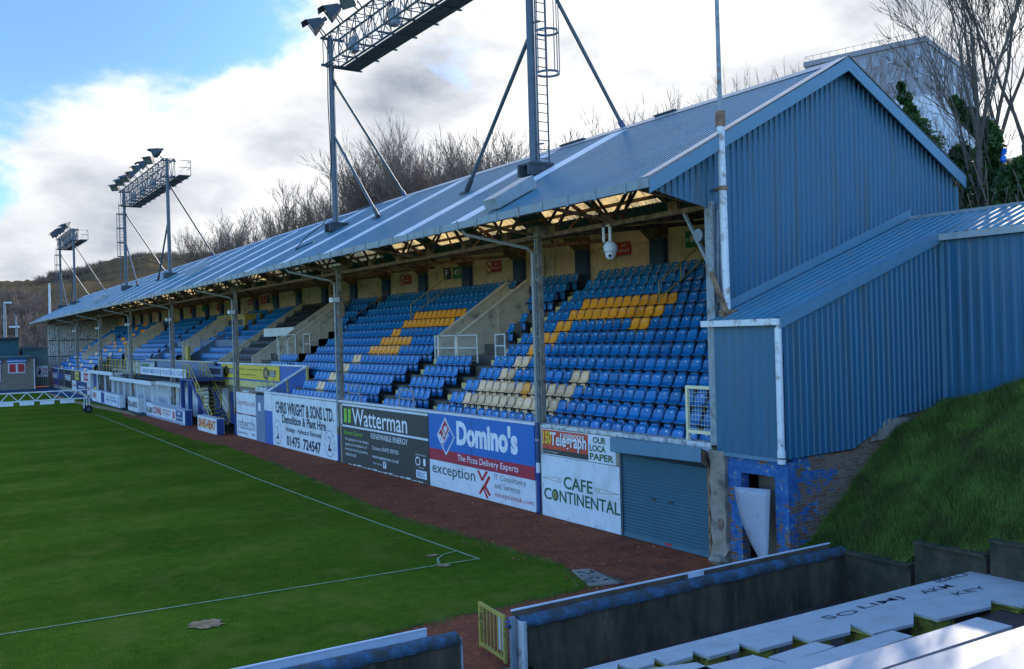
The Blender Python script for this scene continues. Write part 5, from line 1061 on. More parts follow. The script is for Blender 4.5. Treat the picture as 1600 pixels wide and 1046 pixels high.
# pitch side boards
def low(Yl, Yr, X, z1, lb, parts, side='royal', name='pitchside_board'):
    e, F, t = board(name, Yl, Yr, .03, z1, 'white', lb, X=X, group='low boards in front of the dug-outs', th=.45); mb = MB(); mb.box(X+.02, X+.43, Yr-.015, Yr, .03, z1-.02, side); mb.build('end_panel', e)
    for p in parts: (F.text if p[0] == 't' else F.rect)(t, *p[1:])
    t.build('lettering', e)
p0 = onZ(308, 673, 0); q0 = onZ(342, 682, 0)
low(60.4, 56.1, 14.95, .95, 'low white board reading SAVE HEAT in red and yellow letters', [('t', 'SAVE-HEAT', .06, .95, .2, .8, 'yellow', .05, 0, .006), ('t', 'SAVE-HEAT', .05, .94, .26, .84, 'red', .02, 0, .010)])
low(75.8, 63.9, 15.0, 1.05, 'long low board reading BLAIRS and COWAL with a blue panel at its right', [('t', 'BLAIRS', .02, .18, .25, .70, 'black', .03), ('t', 'COWAL', .205, .43, .28, .80, 'sign_red', .04), ('t', 'BUILDING SUPPLIES', .46, .68, .62, .76, 'sign_red'), ('t', 'TO THE TRADE & DIY', .46, .66, .40, .54, 'sign_red'), ('r', .72, .76, .25, .75, 'sign_red'), ('r', .79, .955, .2, .86, 'royal'), ('t', 'M&K', .83, .91, .6, .78, 'white_txt', .02, 0, .01), ('t', 'mackellar.co.uk', .80, .945, .34, .52, 'white_txt', .01, 0, .01), ('r', 0, 1, .03, .07, 'royal'), ('r', 0, 1, .10, .13, 'royal'), ('r', .15, 1, .95, .98, 'royal'), ('r', .2, 1, .89, .92, 'royal')])
low(83.6, 79.4, 15.1, 1.15, 'small low white board reading BLAIRS left of the long striped board', [('t', 'BLAIRS', .05, .9, .3, .72, 'black', .03)], 'white')
low(101.5, 86.6, 15.0, 1.1, 'low white board with small blue writing before the far dug-out', [('t', 'SAVE-HEAT', .04, .18, .3, .8, 'red', .03), ('r', .36, .48, .05, .95, 'royal'), ('t', 'WALLACE BAXTER', .58, .88, .62, .74, 'dom_blue'), ('t', 'MARTIN & THOMSON', .54, .92, .34, .52, 'dom_blue', .02), ('r', .955, .975, .1, .9, 'dom_blue')], 'white')
FB = [(107.5, 114.2, 'white', 'red', 'white'), (114.6, 121.0, 'board_dark', 'yellow', None), (121.6, 127.5, 'black', 'white_txt', None), (128.2, 133, 'board_dark', 'dom_blue', None), (133.4, 140, 'sign_navy', 'white_txt', None)]
NM = ['TOOL HIRE', 'TAXIS', 'FINNIES', 'KIRKPATRICK', 'BAR']
for (ya, yb, c, k, _), s in zip(FB, NM):
    e, F, t = board('advertising_board', yb, ya, 1.5 if ya < 120 else .5, 2.58, c, '%s board at the far end of the stand front reading %s' % ({'white': 'white', 'board_dark': 'dark', 'black': 'black', 'sign_navy': 'navy'}[c], s), X=15.82)
    if c == 'white': F.rect(t, .3, .75, .15, .9, 'sign_red'); F.text(t, s, .33, .72, .35, .7, 'white_txt', .02, lift=.01)
    elif k == 'yellow': F.rect(t, .35, .8, .1, .95, 'yellow'); F.text(t, s, .4, .75, .35, .65, 'black', .02, lift=.01)
    else: F.text(t, s, .1, .9, .4, .75, k, .02)
    t.build('lettering', e)
for (ya, yb, c, s, k) in ((107.5, 110, 'white', 'FLOORS', 'red'), (110.6, 117.2, 'sign_navy', 'cappielow', 'white_txt'), (117.6, 121.2, 'white', 'JACKSON', 'sign_red')):
    e, F, t = board('advertising_board', yb, ya, .25, 1.44, c, '%s lower board reading %s at the far end of the stand' % ('navy' if c == 'sign_navy' else 'white', s), X=15.82); F.text(t, s, .1, .9, .35, .7, k, .02); t.build('lettering', e)
# signs on the back wall
def wall_sign(u0, u1, v0, v1, base, texts, label, X=WX-.06):
    a, b = onX(u0, v1, X), onX(u1, v0, X); z0, z1 = min(a.z, b.z), max(a.z, b.z); cz = (onX((u0+u1)/2, v0, X).z, onX((u0+u1)/2, v1, X).z); z0, z1 = min(cz), max(cz)
    e = empty('wall_sign', (X, (a.y+b.y)/2, z0), label, 'sign', 'signs on the stand back wall'); mb = MB(); mb.box(X-.02, X+.02, b.y, a.y, z0, z1, base); mb.build('panel', e)
    F = Face((X-.02, a.y, z0), (0, b.y-a.y, 0), (0, 0, z1-z0)); t = MB()
    for p in texts: getattr(F, p[0])(t, *p[1:])
    if texts: t.build('lettering', e)
NS = [('text', 'NO', .35, .65, .62, .85, 'white_txt', .01), ('text', 'SMOKING', .08, .92, .25, .45, 'white_txt', .01)]
FX = [('text', 'FIRE', .40, .66, .55, .8, 'white_txt', .01), ('text', 'EXIT', .40, .66, .22, .46, 'white_txt', .01), ('rect', .2, .34, .3, .72, 'white_txt'), ('pol', [(.04, .5), (.11, .38), (.11, .62)], 'white_txt'), ('rect', .11, .17, .47, .53, 'white_txt'), ('rect', .78, .92, .35, .82, 'white_txt')]
wall_sign(965, 985, 378, 399, 'sign_red', NS, 'red NO SMOKING sign on the back wall beside the hanging camera')
wall_sign(1072, 1108, 360, 386, 'sign_green', FX, 'green FIRE EXIT sign on the back wall behind the end post')
wall_sign(769, 782.5, 408, 425, 'sign_red', NS, 'red NO SMOKING sign on the wall between the F sign and the stairwell')
wall_sign(694, 703.5, 419, 437, 'sign_navy', [('text', 'F', .25, .75, .2, .85, 'white_txt', .03)], 'navy sign with a white letter F on the back wall')
wall_sign(708, 724, 417, 435, 'sign_green', FX, 'green FIRE EXIT sign beside the letter F')
wall_sign(632, 642, 430, 444, 'sign_red', NS, 'red NO SMOKING sign on the wall left of the F sign, above the middle block')
wall_sign(517, 523, 448, 460, 'sign_red', NS, 'small red sign on the back wall just left of the second column')
wall_sign(408, 415, 463, 475, 'sign_red', NS, 'small red sign left of the navy sign over the black seats')
wall_sign(417, 421.5, 461, 474, 'sign_navy', [], 'small navy sign between a red and a green one on the far back wall')
wall_sign(424, 430, 460, 474, 'sign_green', [], 'small green sign right of the navy sign on the far back wall')
wall_sign(388, 394, 467, 477, 'sign_red', NS, 'small red sign behind the third column on the back wall')
wall_sign(339, 343, 475, 486, 'sign_red', [], 'tiny red sign left of the third column on the back wall')
wall_sign(316, 320, 477, 487, 'sign_green', [], 'tiny green sign between two red ones on the far back wall')
wall_sign(297, 300, 481, 491, 'sign_red', [], 'tiny red sign at the far left of the back wall')
def ring_sign(u, v, ru, label):
    X = WX-.07; c = onX(u, v, X); k = (onX(u-ru, v, X).y-onX(u+ru, v, X).y)/2; rr = .32; e = empty('no_smoking_symbol', (X, c.y, c.z-rr), label, 'sign', 'signs on the stand back wall'); t = MB(); F = Face((X, c.y+1, c.z-1), (0, -2, 0), (0, 0, 2)); F.disc(t, .5, .5, .15, .15, 'cream', .0); F.ring(t, .5, .5, .17, .17, .2, 'sign_red'); F.pol(t, [(.40, .62), (.37, .60), (.60, .38), (.63, .41)], 'sign_red', .009); F.rect(t, .42, .58, .485, .515, 'black', .008); t.build('disc', e)
ring_sign(960, 391, 3, 'round red no-smoking symbol half hidden by the hanging camera'); ring_sign(764.5, 417, 2.5, 'round red no-smoking symbol left of the red sign near the stairwell'); ring_sign(628, 438, 2, 'round red no-smoking symbol left of the sign above the middle block')
# hanging dome camera
pc = onX(953, 357, 16.08); e = empty('dome_camera', (pc.x, pc.y, 7.3), 'white dome camera hanging on a pole from the front truss', 'camera')
zb = onX(954, 409, 16.08).z
mb = MB(); mb.tube([(pc.x, pc.y, 8.3), (pc.x, pc.y, zb+.55)], .045, 'pipe_white', 10); mb.tube([(pc.x, pc.y, 8.26), (pc.x, pc.y, 8.30)], .11, 'pipe_white', 12); mb.build('pole', e)
mb = MB(); mb.sphere((pc.x, pc.y, zb+.40), .19, 'pipe_white', 16, (1, 1, .85)); mb.tube([(pc.x, pc.y, zb+.24), (pc.x, pc.y, zb+.4)], [.17, .2], 'pipe_white', 16); mb.build('housing', e, smooth=True)
mb = MB(); mb.sphere((pc.x, pc.y, zb+.2), .15, 'pipe_white', 16, (1, 1, 1.05)); mb.build('dome', e, smooth=True); mb = MB(); mb.sphere((pc.x-.10, pc.y-.09, zb+.15), .045, 'black', 10); mb.build('lens', e)
q = onX(943, 362, 16.0); mb = MB(); mb.tube([(16.0, q.y, 8.27), (16.0, q.y, 7.85)], .04, 'pipe_white', 10); mb.tube([(16.0, q.y, 8.3), (16.0, q.y, 8.25)], .05, 'galv', 10); tag(mb.build('speaker_tube', origin=(16.0, q.y, 7.85)), 'short white tube hanging beside the dome camera', 'lamp')
# ================================================================ FLOODLIGHT GANTRIES
def rz_(x): return EZ+(x-EX)*(RZ-EZ)/(RX-EX)
def gantry(ya, yb, label, ladder, n_l, cut=False):
    X = 17.5; zf = rz_(X); e = empty('floodlight_gantry', (X, (ya+yb)/2, zf), label, 'floodlight', 'floodlight gantries on the stand roof')
    zb_, zt = 18.65, 20.0
    for y, s in ((ya, -1), (yb, 1)):
        mb = MB(); mb.tube([(X, y, zf-.1), (X, y, zt+.05)], [.15, .135], 'galv', 10); mb.build('mast', e)
        mb = MB(); mb.box(X-.45, X+.45, y-.35, y-.25, zf-.05, zf+.35, 'galv_dark'); mb.box(X-.45, X+.45, y+.25, y+.35, zf-.05, zf+.35, 'galv_dark'); mb.box(X-.35, X+.5, y-.4, y+.4, zf+.3, zf+.38, 'galv_dark'); mb.build('mast_base', e)
        mb = MB(); b1 = Vector((X+3.4, y+(-.6 if s < 0 else -.9), rz_(20.4)+.1)); t1 = Vector((X, y, 18.0 if s > 0 else 18.2))
        mb.tube([t1, b1], .065, 'galv', 8); mb.tube([b1+(t1-b1)*.06, b1], .10, 'blue_dark', 8); mb.tube([t1, t1+(b1-t1)*.05], .11, 'galv_dark', 8); mb.build('back_strut', e)
        mb = MB(); d = -1 if s > 0 else 1; b2 = Vector((X+.1, y+d*4.7, rz_(X)+.15)); t2 = Vector((X, y, 15.3)); mb.tube([t2, b2], .07, 'galv', 8); mb.tube([b2, b2+(t2-b2)*.08], .10, 'galv_dark', 8); mb.box(b2.x-.2, b2.x+.2, b2.y-.2, b2.y+.2, b2.z-.3, b2.z-.05, 'galv_dark'); mb.build('side_strut', e)
    mb = MB(); xa, xb = X-.28, X+.52
    for x in (xa, xb):
        for z in (zb_, zt): mb.tube([(x, ya-.3, z), (x, yb+.3, z)], .05, 'galv', 6)
    n = 18; L = (yb-ya+.6)/n
    for k in range(n+1):
        y = ya-.3+k*L
        for (p, q) in (((xa, zb_), (xa, zt)), ((xb, zb_), (xb, zt)), ((xa, zb_), (xb, zb_)), ((xa, zt), (xb, zt))): mb.beam((p[0], y, p[1]), (q[0], y, q[1]), .035, .035, 'galv')
        if k < n:
            s = k % 2; y2 = y+L
            for x in (xa, xb): mb.beam((x, y, zb_ if s else zt), (x, y2, zt if s else zb_), .035, .035, 'galv')
            for z in (zb_, zt): mb.beam((xa if s else xb, y, z), (xb if s else xa, y2, z), .03, .03, 'galv')
            mb.beam((xa, y, zt if s else zb_), (xb, y2, zb_ if s else zt), .03, .03, 'galv')
    for y in (ya, yb):
        for z in (zb_-.06, zt-.12): mb.box(X-.5, X+.7, y-.08, y+.08, z-.05, z+.05, 'galv')
    mb.build('truss', e)
    mb = MB(); mb.box(xb+.08, xb+.98, ya-1.3 if not cut else ya-1.3, yb+.1, zb_-.10, zb_-.04, 'galv_dark')
    k = 0
    while yb-k*2 > ya-1: mb.beam((xa, yb-k*2, zb_-.12), (xb+1.08, yb-k*2, zb_-.14), .07, .07, 'galv'); k += 1
    mb.build('walkway', e)
    mb = MB(); x = xb+.98
    for z in (zb_+.55, zb_+1.1): mb.tube([(xb+.1, ya-1.3, z), (x, ya-1.3, z)], .022, 'galv', 5); mb.tube([(x, ya-1.3, z), (x, ya-.2, z)], .022, 'galv', 5)
    mb.tube([(x, ya-1.3, zb_-.1), (x, ya-1.3, zb_+1.1)], .025, 'galv', 5); mb.beam((xb+.1, ya-1.3, zb_+.1), (x, ya-1.3, zb_+1.05), .02, .02, 'galv'); mb.build('end_rail', e)
    for k in range(3): mb = MB(); y = yb-1.6-k*4.4; mb.box(xb-.16, xb+.16, y-.25, y+.25, zb_+.25, zb_+.95, 'steel_grey'); mb.build('control_gear_box', e)
    for k in range(n_l):
        y = ya+.2+(yb-ya-.2)*k/(n_l-1); r = random.Random(k+int(ya)); tz = zt+.36+r.uniform(-.05, .2); el = rad(30+r.uniform(-9, 12)); yw = rad(r.uniform(-48, 40)); c = Vector((xa-.42, y, tz+.05))
        f = Vector((-math.cos(el)*math.cos(yw), math.sin(yw)*math.cos(el), -math.sin(el))).normalized(); s = f.cross(Vector((0, 0, 1))).normalized(); u = s.cross(f)
        mb = MB(); fr = c+f*.32; bk = c-f*.36; A = [fr+s*a*.42+u*b*.34 for a, b in ((-1, -1), (1, -1), (1, 1), (-1, 1))]; B = [bk+s*a*.15+u*b*.13 for a, b in ((-1, -1), (1, -1), (1, 1), (-1, 1))]
        mb.mesh(A+B, [(0, 4, 5, 1), (1, 5, 6, 2), (2, 6, 7, 3), (3, 7, 4, 0), (4, 7, 6, 5)], 'galv_dark'); mb.beam(bk, bk-f*.22, .16, .16, 'galv_dark'); mb.poly([p-f*.03 for p in A], 'lampglass')
        mb.prism([A[3], A[2], A[2]+f*.28, A[3]+f*.28], u*.012, 'galv_dark'); lp = mb.build('flood_lamp', e)
        mb = MB(); 
        for sg in (-1, 1): mb.beam(c+s*.26*sg, Vector((xa, y, zt))+Vector((0, s.y*.2*sg, 0)), .03, .05, 'galv_dark')
        mb.build('bracket', lp)
    if ladder is not None:
        y, dx, dy = ladder; lx, ly = X+dx, y+dy; mb = MB()
        for s in (-.2, .2): mb.beam((lx+s*abs(dy > -.1 and dy < .1 and 0 or 1), ly, zf+.3), (lx+s, ly, zb_+.2), .05, .03, 'galv')
        z = zf+.5
        while z < zb_+.1: mb.beam((lx-.2, ly, z), (lx+.2, ly, z), .025, .025, 'galv'); z += .30
        mb.beam((lx, ly, zf+1), (X, y, zf+1), .05, .05, 'galv'); mb.beam((lx, ly, zf+5), (X, y, zf+5), .05, .05, 'galv'); mb.build('ladder', e)
        mb = MB(); z = zf+3.2; sg = -1 if dy < 0 else 1; rr = .38; hs = []
        while z < zb_+.3:
            pts = [(lx+rr*math.cos(t), ly+sg*(.36+rr*math.sin(t))-sg*.0, z) for t in [i*math.pi*2/16 for i in range(17)]]
            for a, b in zip(pts, pts[1:]): mb.beam(a, b, .012, .075, 'galv')
            z += 1.35; hs.append(z)
        for t in (0, 45, 90, 135, 180): t = rad(t); mb.beam((lx+rr*math.cos(t), ly+sg*(.36+rr*math.sin(t)), zf+3.2), (lx+rr*math.cos(t), ly+sg*(.36+rr*math.sin(t)), hs[-1]-1.35), .03, .012, 'galv')
        mb.build('safety_cage', e)
    return e
gantry(26.0, 43.3, 'nearest floodlight gantry, its top cut by the upper edge', (26.0, .18, -.32), 9)
gantry(78.0, 95.9, 'middle floodlight gantry with eight dark lamps over the roof', (95.9, -.25, .3), 8)
gantry(129.2, 142.0, 'smallest and farthest floodlight gantry over the roof end', (142.0, -.25, .3), 7)
mb = MB(); X = 17.5; zf = rz_(X); mb.tube([(X-.16, 43.3, 19.9), (X-.22, 43.3, 17), (X-.16, 43.3, 14), (X-.2, 43.4, 11.6), (X-.5, 43.6, 11.0), (X-1.2, 44.3, rz_(X-1.2)+.35), (X-1.8, 44.0, rz_(X-1.8)+.06), (X-1.2, 43.2, rz_(X-1.2)+.06)], .025, 'black', 6); tag(mb.build('power_cable', origin=(X, 43.3, zf)), 'black cable looping from the nearest left mast onto the roof', 'cable')
# ================================================================ DUG-OUT SHELTERS, STAIRS, MIDDLE FRONT
def shelter(name, Yl, Yr, X0, X1, z, label, posts):
    e = empty(name, ((X0+X1)/2, (Yl+Yr)/2, 0), label, 'shelter'); mb = MB(); mb.box(X0, X1, Yr, Yl, z, z+.10, 'felt'); mb.build('roof', e)
    mb = MB(); mb.box(X0-.06, X0, Yr-.05, Yl+.05, z-.08, z+.24, 'white'); mb.box(X0, X1, Yr-.05, Yr, z-.08, z+.24, 'white_old'); mb.build('fascia', e)
    for k in range(posts): y = Yr+.3+(Yl-Yr-.6)*k/(posts-1); mb = MB(); mb.box(X0+.08, X0+.2, y-.06, y+.06, 0, z, 'white'); mb.build('post', e)
    mb = MB(); mb.box(X1-.05, X1, Yr, Yl, 0, z, 'white'); mb.box(X0+.3, X1-.05, Yr+.1, Yl-.1, .35, .5, 'royal'); mb.box(X0+.3, X1, Yl-.06, Yl, 0, z, 'white'); mb.build('back_wall', e); return e
shelter('dug_out', 93.2, 75.6, 15.35, 17.4, 2.35, 'long white dug-out shelter with a flat felt roof below the club sign', 7)
shelter('dug_out', 105.8, 92.0, 15.35, 17.6, 2.72, 'open white dug-out shelter before the far stairs', 4)
e = empty('dug_out_porch', (16.4, 72, 0), 'low pale porch between the dug-out and the blue stair platform', 'shelter'); mb = MB(); mb.box(15.6, 17.6, 67.5, 75.5, 2.35, 2.6, 'white_old'); mb.build('roof', e)
for y in (67.8, 71.4, 75.2): mb = MB(); mb.box(15.65, 15.75, y-.05, y+.05, 0, 2.35, 'white'); mb.build('post', e)
mb = MB(); mb.box(15.62, 15.7, 67.6, 75.4, .95, 1.05, 'white'); mb.box(17.5, 17.55, 67.6, 75.4, 0, 2.35, 'white'); mb.box(17.42, 17.5, 69, 70.2, .2, 1.6, 'royal'); mb.build('rail', e)
e = empty('yellow_staircase', (16.2, 60, 0), 'blue staircase with yellow treads and rails beside the tunnel', 'stairs')
tz = 3.05; SL = []
for nm, (ta, tb), X in (('near', ((322, 583), (357, 655)), 17.1), ('far', ((296, 588), (331, 648)), 15.55)):
    a = onX(*ta, X); b = onX(*tb, X); a.z = tz; b.z = .1; SL.append((a, b)); mb = MB(); mb.prism([a+Vector((0, 0, -.28)), b+Vector((0, 0, -.05)), b+Vector((0, .35, -.1)), b+Vector((0, 0, .22)), a+Vector((0, 0, .06))][:2]+[b+Vector((0, 0, .22)), a+Vector((0, 0, .06))], (.06, 0, 0), 'royal'); mb.build('stringer', e)
    mb = MB(); h = .95
    mb.tube([a+Vector((0, 1.6, h)), a+Vector((0, 0, h)), b+Vector((0, 0, h)), b+Vector((0, -.15, h*.6)), b+Vector((0, 0, .3))], .035, 'yellow_rail', 6); mb.tube([a+Vector((0, 1.6, h*.5)), a+Vector((0, 0, h*.5)), b+Vector((0, 0, h*.5))], .03, 'yellow_rail', 6)
    for t in (0, .33, .66, 1): p = a.lerp(b, t); mb.tube([p, p+Vector((0, 0, h))], .035, 'yellow_rail', 6)
    for t in (.8, 1.6): p = a+Vector((0, t, 0)); mb.tube([p, p+Vector((0, 0, h))], .035, 'yellow_rail', 6)
    mb.build('handrail', e)
for k in range(13):
    t = (k+.5)/13; p, q = SL[0][0].lerp(SL[0][1], t), SL[1][0].lerp(SL[1][1], t); c = (p+q)/2; ym = (p.y+q.y)/2; mb = MB()
    mb.mesh([(q.x, q.y-.14, q.z), (p.x, p.y-.14, p.z), (p.x, p.y+.14, p.z), (q.x, q.y+.14, q.z), (q.x, q.y-.14, q.z-.05), (p.x, p.y-.14, p.z-.05), (p.x, p.y+.14, p.z-.05), (q.x, q.y+.14, q.z-.05)], [(0, 1, 2, 3), (7, 6, 5, 4), (0, 4, 5, 1), (2, 6, 7, 3), (1, 5, 6, 2), (3, 7, 4, 0)], 'yellow_rail'); mb.build('tread', e)
a = SL[1][0]; mb = MB(); mb.box(15.5, 17.5, a.y-1.2, a.y+2.6, tz-.14, tz-.02, 'royal'); mb.build('platform', e)
for yy in (a.y+.3, a.y+2.3): mb = MB(); mb.box(15.5, 15.75, yy-.13, yy+.13, 0, tz-.14, 'royal'); mb.build('post', e)
mb = MB(); mb.box(17.4, 17.5, a.y-1, a.y+2.2, tz+.05, tz+.75, 'blue_grey')
for k in range(10): mb.box(17.36, 17.4, a.y-.7+k*.28, a.y-.58+k*.28, tz+.2, tz+.6, 'ink')
mb.build('screen', e)
# yellow rail and stairs by the far dug-out
e = empty('far_staircase', (16.8, 104, 0), 'grey stairs with a blue and yellow panel behind the far dug-out', 'stairs'); mb = MB()
for k in range(12): mb.box(16.4, 17.6, 98.6+k*.36, 98.9+k*.36, .2+k*.23, .25+k*.23, 'vom_wall')
mb.build('treads', e); mb = MB()
for x in (16.36, 17.6): mb.beam((x, 98.5, .15), (x, 102.9, 2.8), .06, .2, 'galv_dark')
mb.build('stringers', e)
mb = MB(); mb.box(15.85, 15.95, 104.0, 107, .0, 2.6, 'royal'); mb.prism([(15.84, 106.9, .4), (15.84, 104.1, .9), (15.84, 104.1, 1.3), (15.84, 106.9, .8)], (-.02, 0, 0), 'yellow'); mb.build('side_panel', e)
e = empty('balcony_railing', (16.3, 95, 2.8), 'yellow balcony railing above the far dug-out', 'railing'); mb = MB(); y = 84.5
while y < 105: mb.tube([(16.2, y, 2.8), (16.2, y, 4.05)], .04, 'yellow_rail', 5); y += 1.55
for z in (4.05, 3.45): mb.tube([(16.2, 84.5, z), (16.2, 105, z)], .035, 'yellow_rail', 5)
mb.build('rails', e); mb = MB(); mb.box(17.3, 17.4, 84, 96, 2.8, 4.0, 'white_old'); mb.box(17.26, 17.3, 86, 89, 3.2, 3.7, 'sign_green'); mb.box(17.26, 17.3, 84.2, 95.8, 3.85, 3.95, 'dom_blue'); mb.build('banner_wall', e)
# grass lamp rig on wheels
e = empty('grow_lamp_rig', (onZ(136, 645, 0).x, onZ(136, 645, 0).y, 0), 'white lattice lamp rig on wheels standing on the far pitch', 'lamp rig')
W0 = WORLD[e]; zt_ = onY(136, 609, W0.y).z; zbm = onY(136, 622, W0.y).z
def rigx(u): return onY(u, 615, W0.y).x
mb = MB(); xr = W0.x; xl = xr-15
for z in (zt_, zbm): mb.beam((xl, W0.y, z), (xr, W0.y, z), .09, .09, 'white')
x = xr; k = 0
while x-.62 > xl: mb.beam((x, W0.y, zbm if k % 2 == 0 else zt_), (x-.62, W0.y, zt_ if k % 2 == 0 else zbm), .06, .06, 'white'); x -= .62; k += 1
mb.beam((xr-.6, W0.y-.05, zt_+.05), (xr+.1, W0.y-.05, zbm), .06, .06, 'white'); mb.build('boom', e)
x = xr-.9
while x > xl: mb = MB(); mb.box(x-1.05, x-.05, W0.y-.2, W0.y+.2, zbm-.32, zbm-.08, 'white_txt'); mb.build('lamp_box', e); x -= 1.45
mb = MB()
for dx in (-.22, .0, .22): mb.beam((xr+dx, W0.y, .35), (xr+dx*.8, W0.y, zbm), .07, .07, 'white')
mb.beam((xr-.25, W0.y, .4), (xr+.3, W0.y, .4), .1, .1, 'white'); mb.build('leg', e)
for dy in (-.5, .5): mb = MB(); mb.tube([(xr+.05, W0.y+dy-.09, .3), (xr+.05, W0.y+dy+.09, .3)], .32, 'rubber', 16); wh = mb.build('wheel', e); mb = MB(); mb.tube([(xr+.05, W0.y+dy-.10, .3), (xr+.05, W0.y+dy+.10, .3)], .15, 'galv', 12); mb.build('rim', wh)
# ================================================================ FAR END BUILDINGS
YB = 137.5
def fx(u): return onY(u, 590, YB).x
def fz(v, u=40): return onY(u, v, YB).z
e = empty('clubhouse', (8, YB, 0), 'low grey rendered clubhouse with red blinds at the far corner', 'building'); mb = MB(); mb.box(-25, fx(55), YB, YB+8, 0, fz(560), 'render_grey'); mb.build('wall', e)
mb = MB(); mb.box(-25.3, fx(55)+.15, YB-.4, YB+8, fz(560), fz(557), 'teal'); mb.build('roof', e)
for u0, u1, v0, v1, nm in ((13, 40, 567, 583, 'window'), (-30, 1, 567, 595, 'door'), (-95, -60, 567, 583, 'window')):
    mb = MB(); mb.box(fx(u0), fx(u1), YB-.12, YB-.03, fz(v1), fz(v0), 'white'); wn = mb.build(nm, e); mb = MB(); n = 2 if nm == 'window' else 2; w_ = (fx(u1)-fx(u0))/n
    for k in range(n): mb.box(fx(u0)+w_*k+.12, fx(u0)+w_*(k+1)-.12, YB-.16, YB-.125, fz(v1)+.15, fz(v0)-.15, 'sign_red')
    mb.build('pane', wn); mb = MB(); mb.box(fx(u0)-.1, fx(u1)+.1, YB-.3, YB-.1, fz(v0)+.05, fz(v0)+.5, 'dom_blue'); mb.box(fx(u0)-.12, fx(u1)+.12, YB-.33, YB-.1, fz(v0)+.2, fz(v0)+.3, 'white'); mb.build('blind_box', wn)
mb = MB(); mb.tube([(fx(54), YB-.1, 0), (fx(54), YB-.1, fz(561))], .07, 'white', 6); mb.build('downpipe', e)
e = empty('far_terrace_shed', (6, 146, 0), 'long dark teal shed roof behind the clubhouse', 'shed'); mb = MB(); Y2 = 147
f2x = lambda u: onY(u, 540, Y2).x; f2z = lambda v: onY(40, v, Y2).z
mb.box(-40, f2x(29), Y2, Y2+6, 0, f2z(531), 'teal'); mb.box(f2x(35), f2x(80), Y2, Y2+6, 0, f2z(545), 'teal'); mb.build('wall', e); mb = MB(); mb.box(-40.3, f2x(30), Y2-.5, Y2+6, f2z(531), f2z(527), 'felt'); mb.box(f2x(36), f2x(82), Y2-.5, Y2+6, f2z(545), f2z(541), 'galv'); mb.build('roof', e)
e = empty('far_fence', (14, 140, 0), 'grey mesh fence between the clubhouse and the stand', 'fence'); mb = MB(); f3 = lambda u: onY(u, 590, 139.5).x; x = f3(56)
while x < f3(77): mb.box(x, x+.06, 139.5, 139.56, 0, onY(66, 557, 139.5).z, 'steel_grey'); x += .22
mb.build('bars', e)
a, b = f3(57), f3(75); z0, z1 = onY(66, 589, 139.4).z, onY(66, 572, 139.4).z; e = empty('far_fence_board', (a, 139.4, z0), 'white board with a bird shape and red words on the far fence', 'advertising board'); mb = MB(); mb.box(a, b, 139.35, 139.42, z0, z1, 'white'); mb.build('panel', e)
F = Face((a, 139.35, z0), (b-a, 0, 0), (0, 0, z1-z0)); t = MB(); F.pol(t, [(.1, .3), (.3, .15), (.42, .5), (.3, .9), (.22, .55)], 'black'); F.text(t, 'CLEAR', .52, .95, .5, .8, 'red', .03); F.text(t, 'HOMES', .52, .95, .2, .42, 'red', .02); t.build('lettering', e)
def pole(name, u, v0, v1, Y, r_, label, cat='pole', m_='steel_grey'):
    p, q = onY(u+1, v1, Y), onY(u, v0, Y); e = empty(name, (p.x, Y, p.z), label, cat); mb = MB(); mb.tube([(p.x, Y, p.z), (q.x, Y, q.z)], [r_, r_*.7], m_, 8); mb.build('shaft', e); return e, q
e, q = pole('street_lamp', 7, 474, 535, 150, .22, 'tall grey street lamp left of the hillside wood', 'street lamp'); mb = MB(); mb.box(q.x-.1, q.x+.9, 149.8, 150.2, q.z-.05, q.z+.18, 'pipe_white'); mb.build('lamp_head', e)
e, q = pole('lamp_post', 25, 493, 536, 148, .15, 'slim post with a cross bar behind the clubhouse roof', 'post'); mb = MB(); z = onY(25, 511, 148).z; mb.box(q.x-.9, q.x+.4, 147.9, 148.1, z-.1, z+.1, 'white_txt'); mb.build('cross_bar', e)
e, q = pole('vent_pole', 77, 443, 492, 143, .16, 'plain pale pole at the far end of the roof', 'pole', 'pipe_white')
# ================================================================ FOREGROUND
def rwall(name, xa, xb, y, ztop, label, endcap=True):
    e = empty(name, ((xa+xb)/2, y, -.3), label, 'wall'); mb = MB(); mb.box(xa, xb, y-.10, y+.10, -.35, ztop-.12, 'wall_dirty'); mb.build('wall_body', e)
    mb = MB(); n = 10; vs = []; nx = max(2, int((xb-xa)/.25)); r = random.Random(4)
    for i in range(nx+1):
        x = xa+(xb-xa)*i/nx; o = r.uniform(-.008, .008)
        for j in range(n+1): t = math.pi*(j/n)*1.15-.23; vs.append((x, y-.145*math.cos(t)+o, ztop-.13+.13*math.sin(t)+o))
    mb.mesh(vs, [(i*(n+1)+j, (i+1)*(n+1)+j, (i+1)*(n+1)+j+1, i*(n+1)+j+1) for i in range(nx) for j in range(n)], 'paint_old_blue'); mb.poly([vs[j] for j in range(n+1)], 'paint_old_blue'); mb.poly([vs[-1-j] for j in range(n+1)], 'paint_old_blue'); mb.build('coping', e, smooth=False); return e
e = rwall('perimeter_wall', 8.32, 16.35, 13.2, .80, 'long low dirty wall with worn blue rounded top, right of the yellow gate')
mb = MB(); mb.box(8.30, 8.36, 13.02, 13.36, -.1, .74, 'white_old'); mb.build('end_face', e)
e = rwall('perimeter_wall', -8, 7.15, 13.2, .78, 'low dirty wall with blue rounded top, left of the gateway')
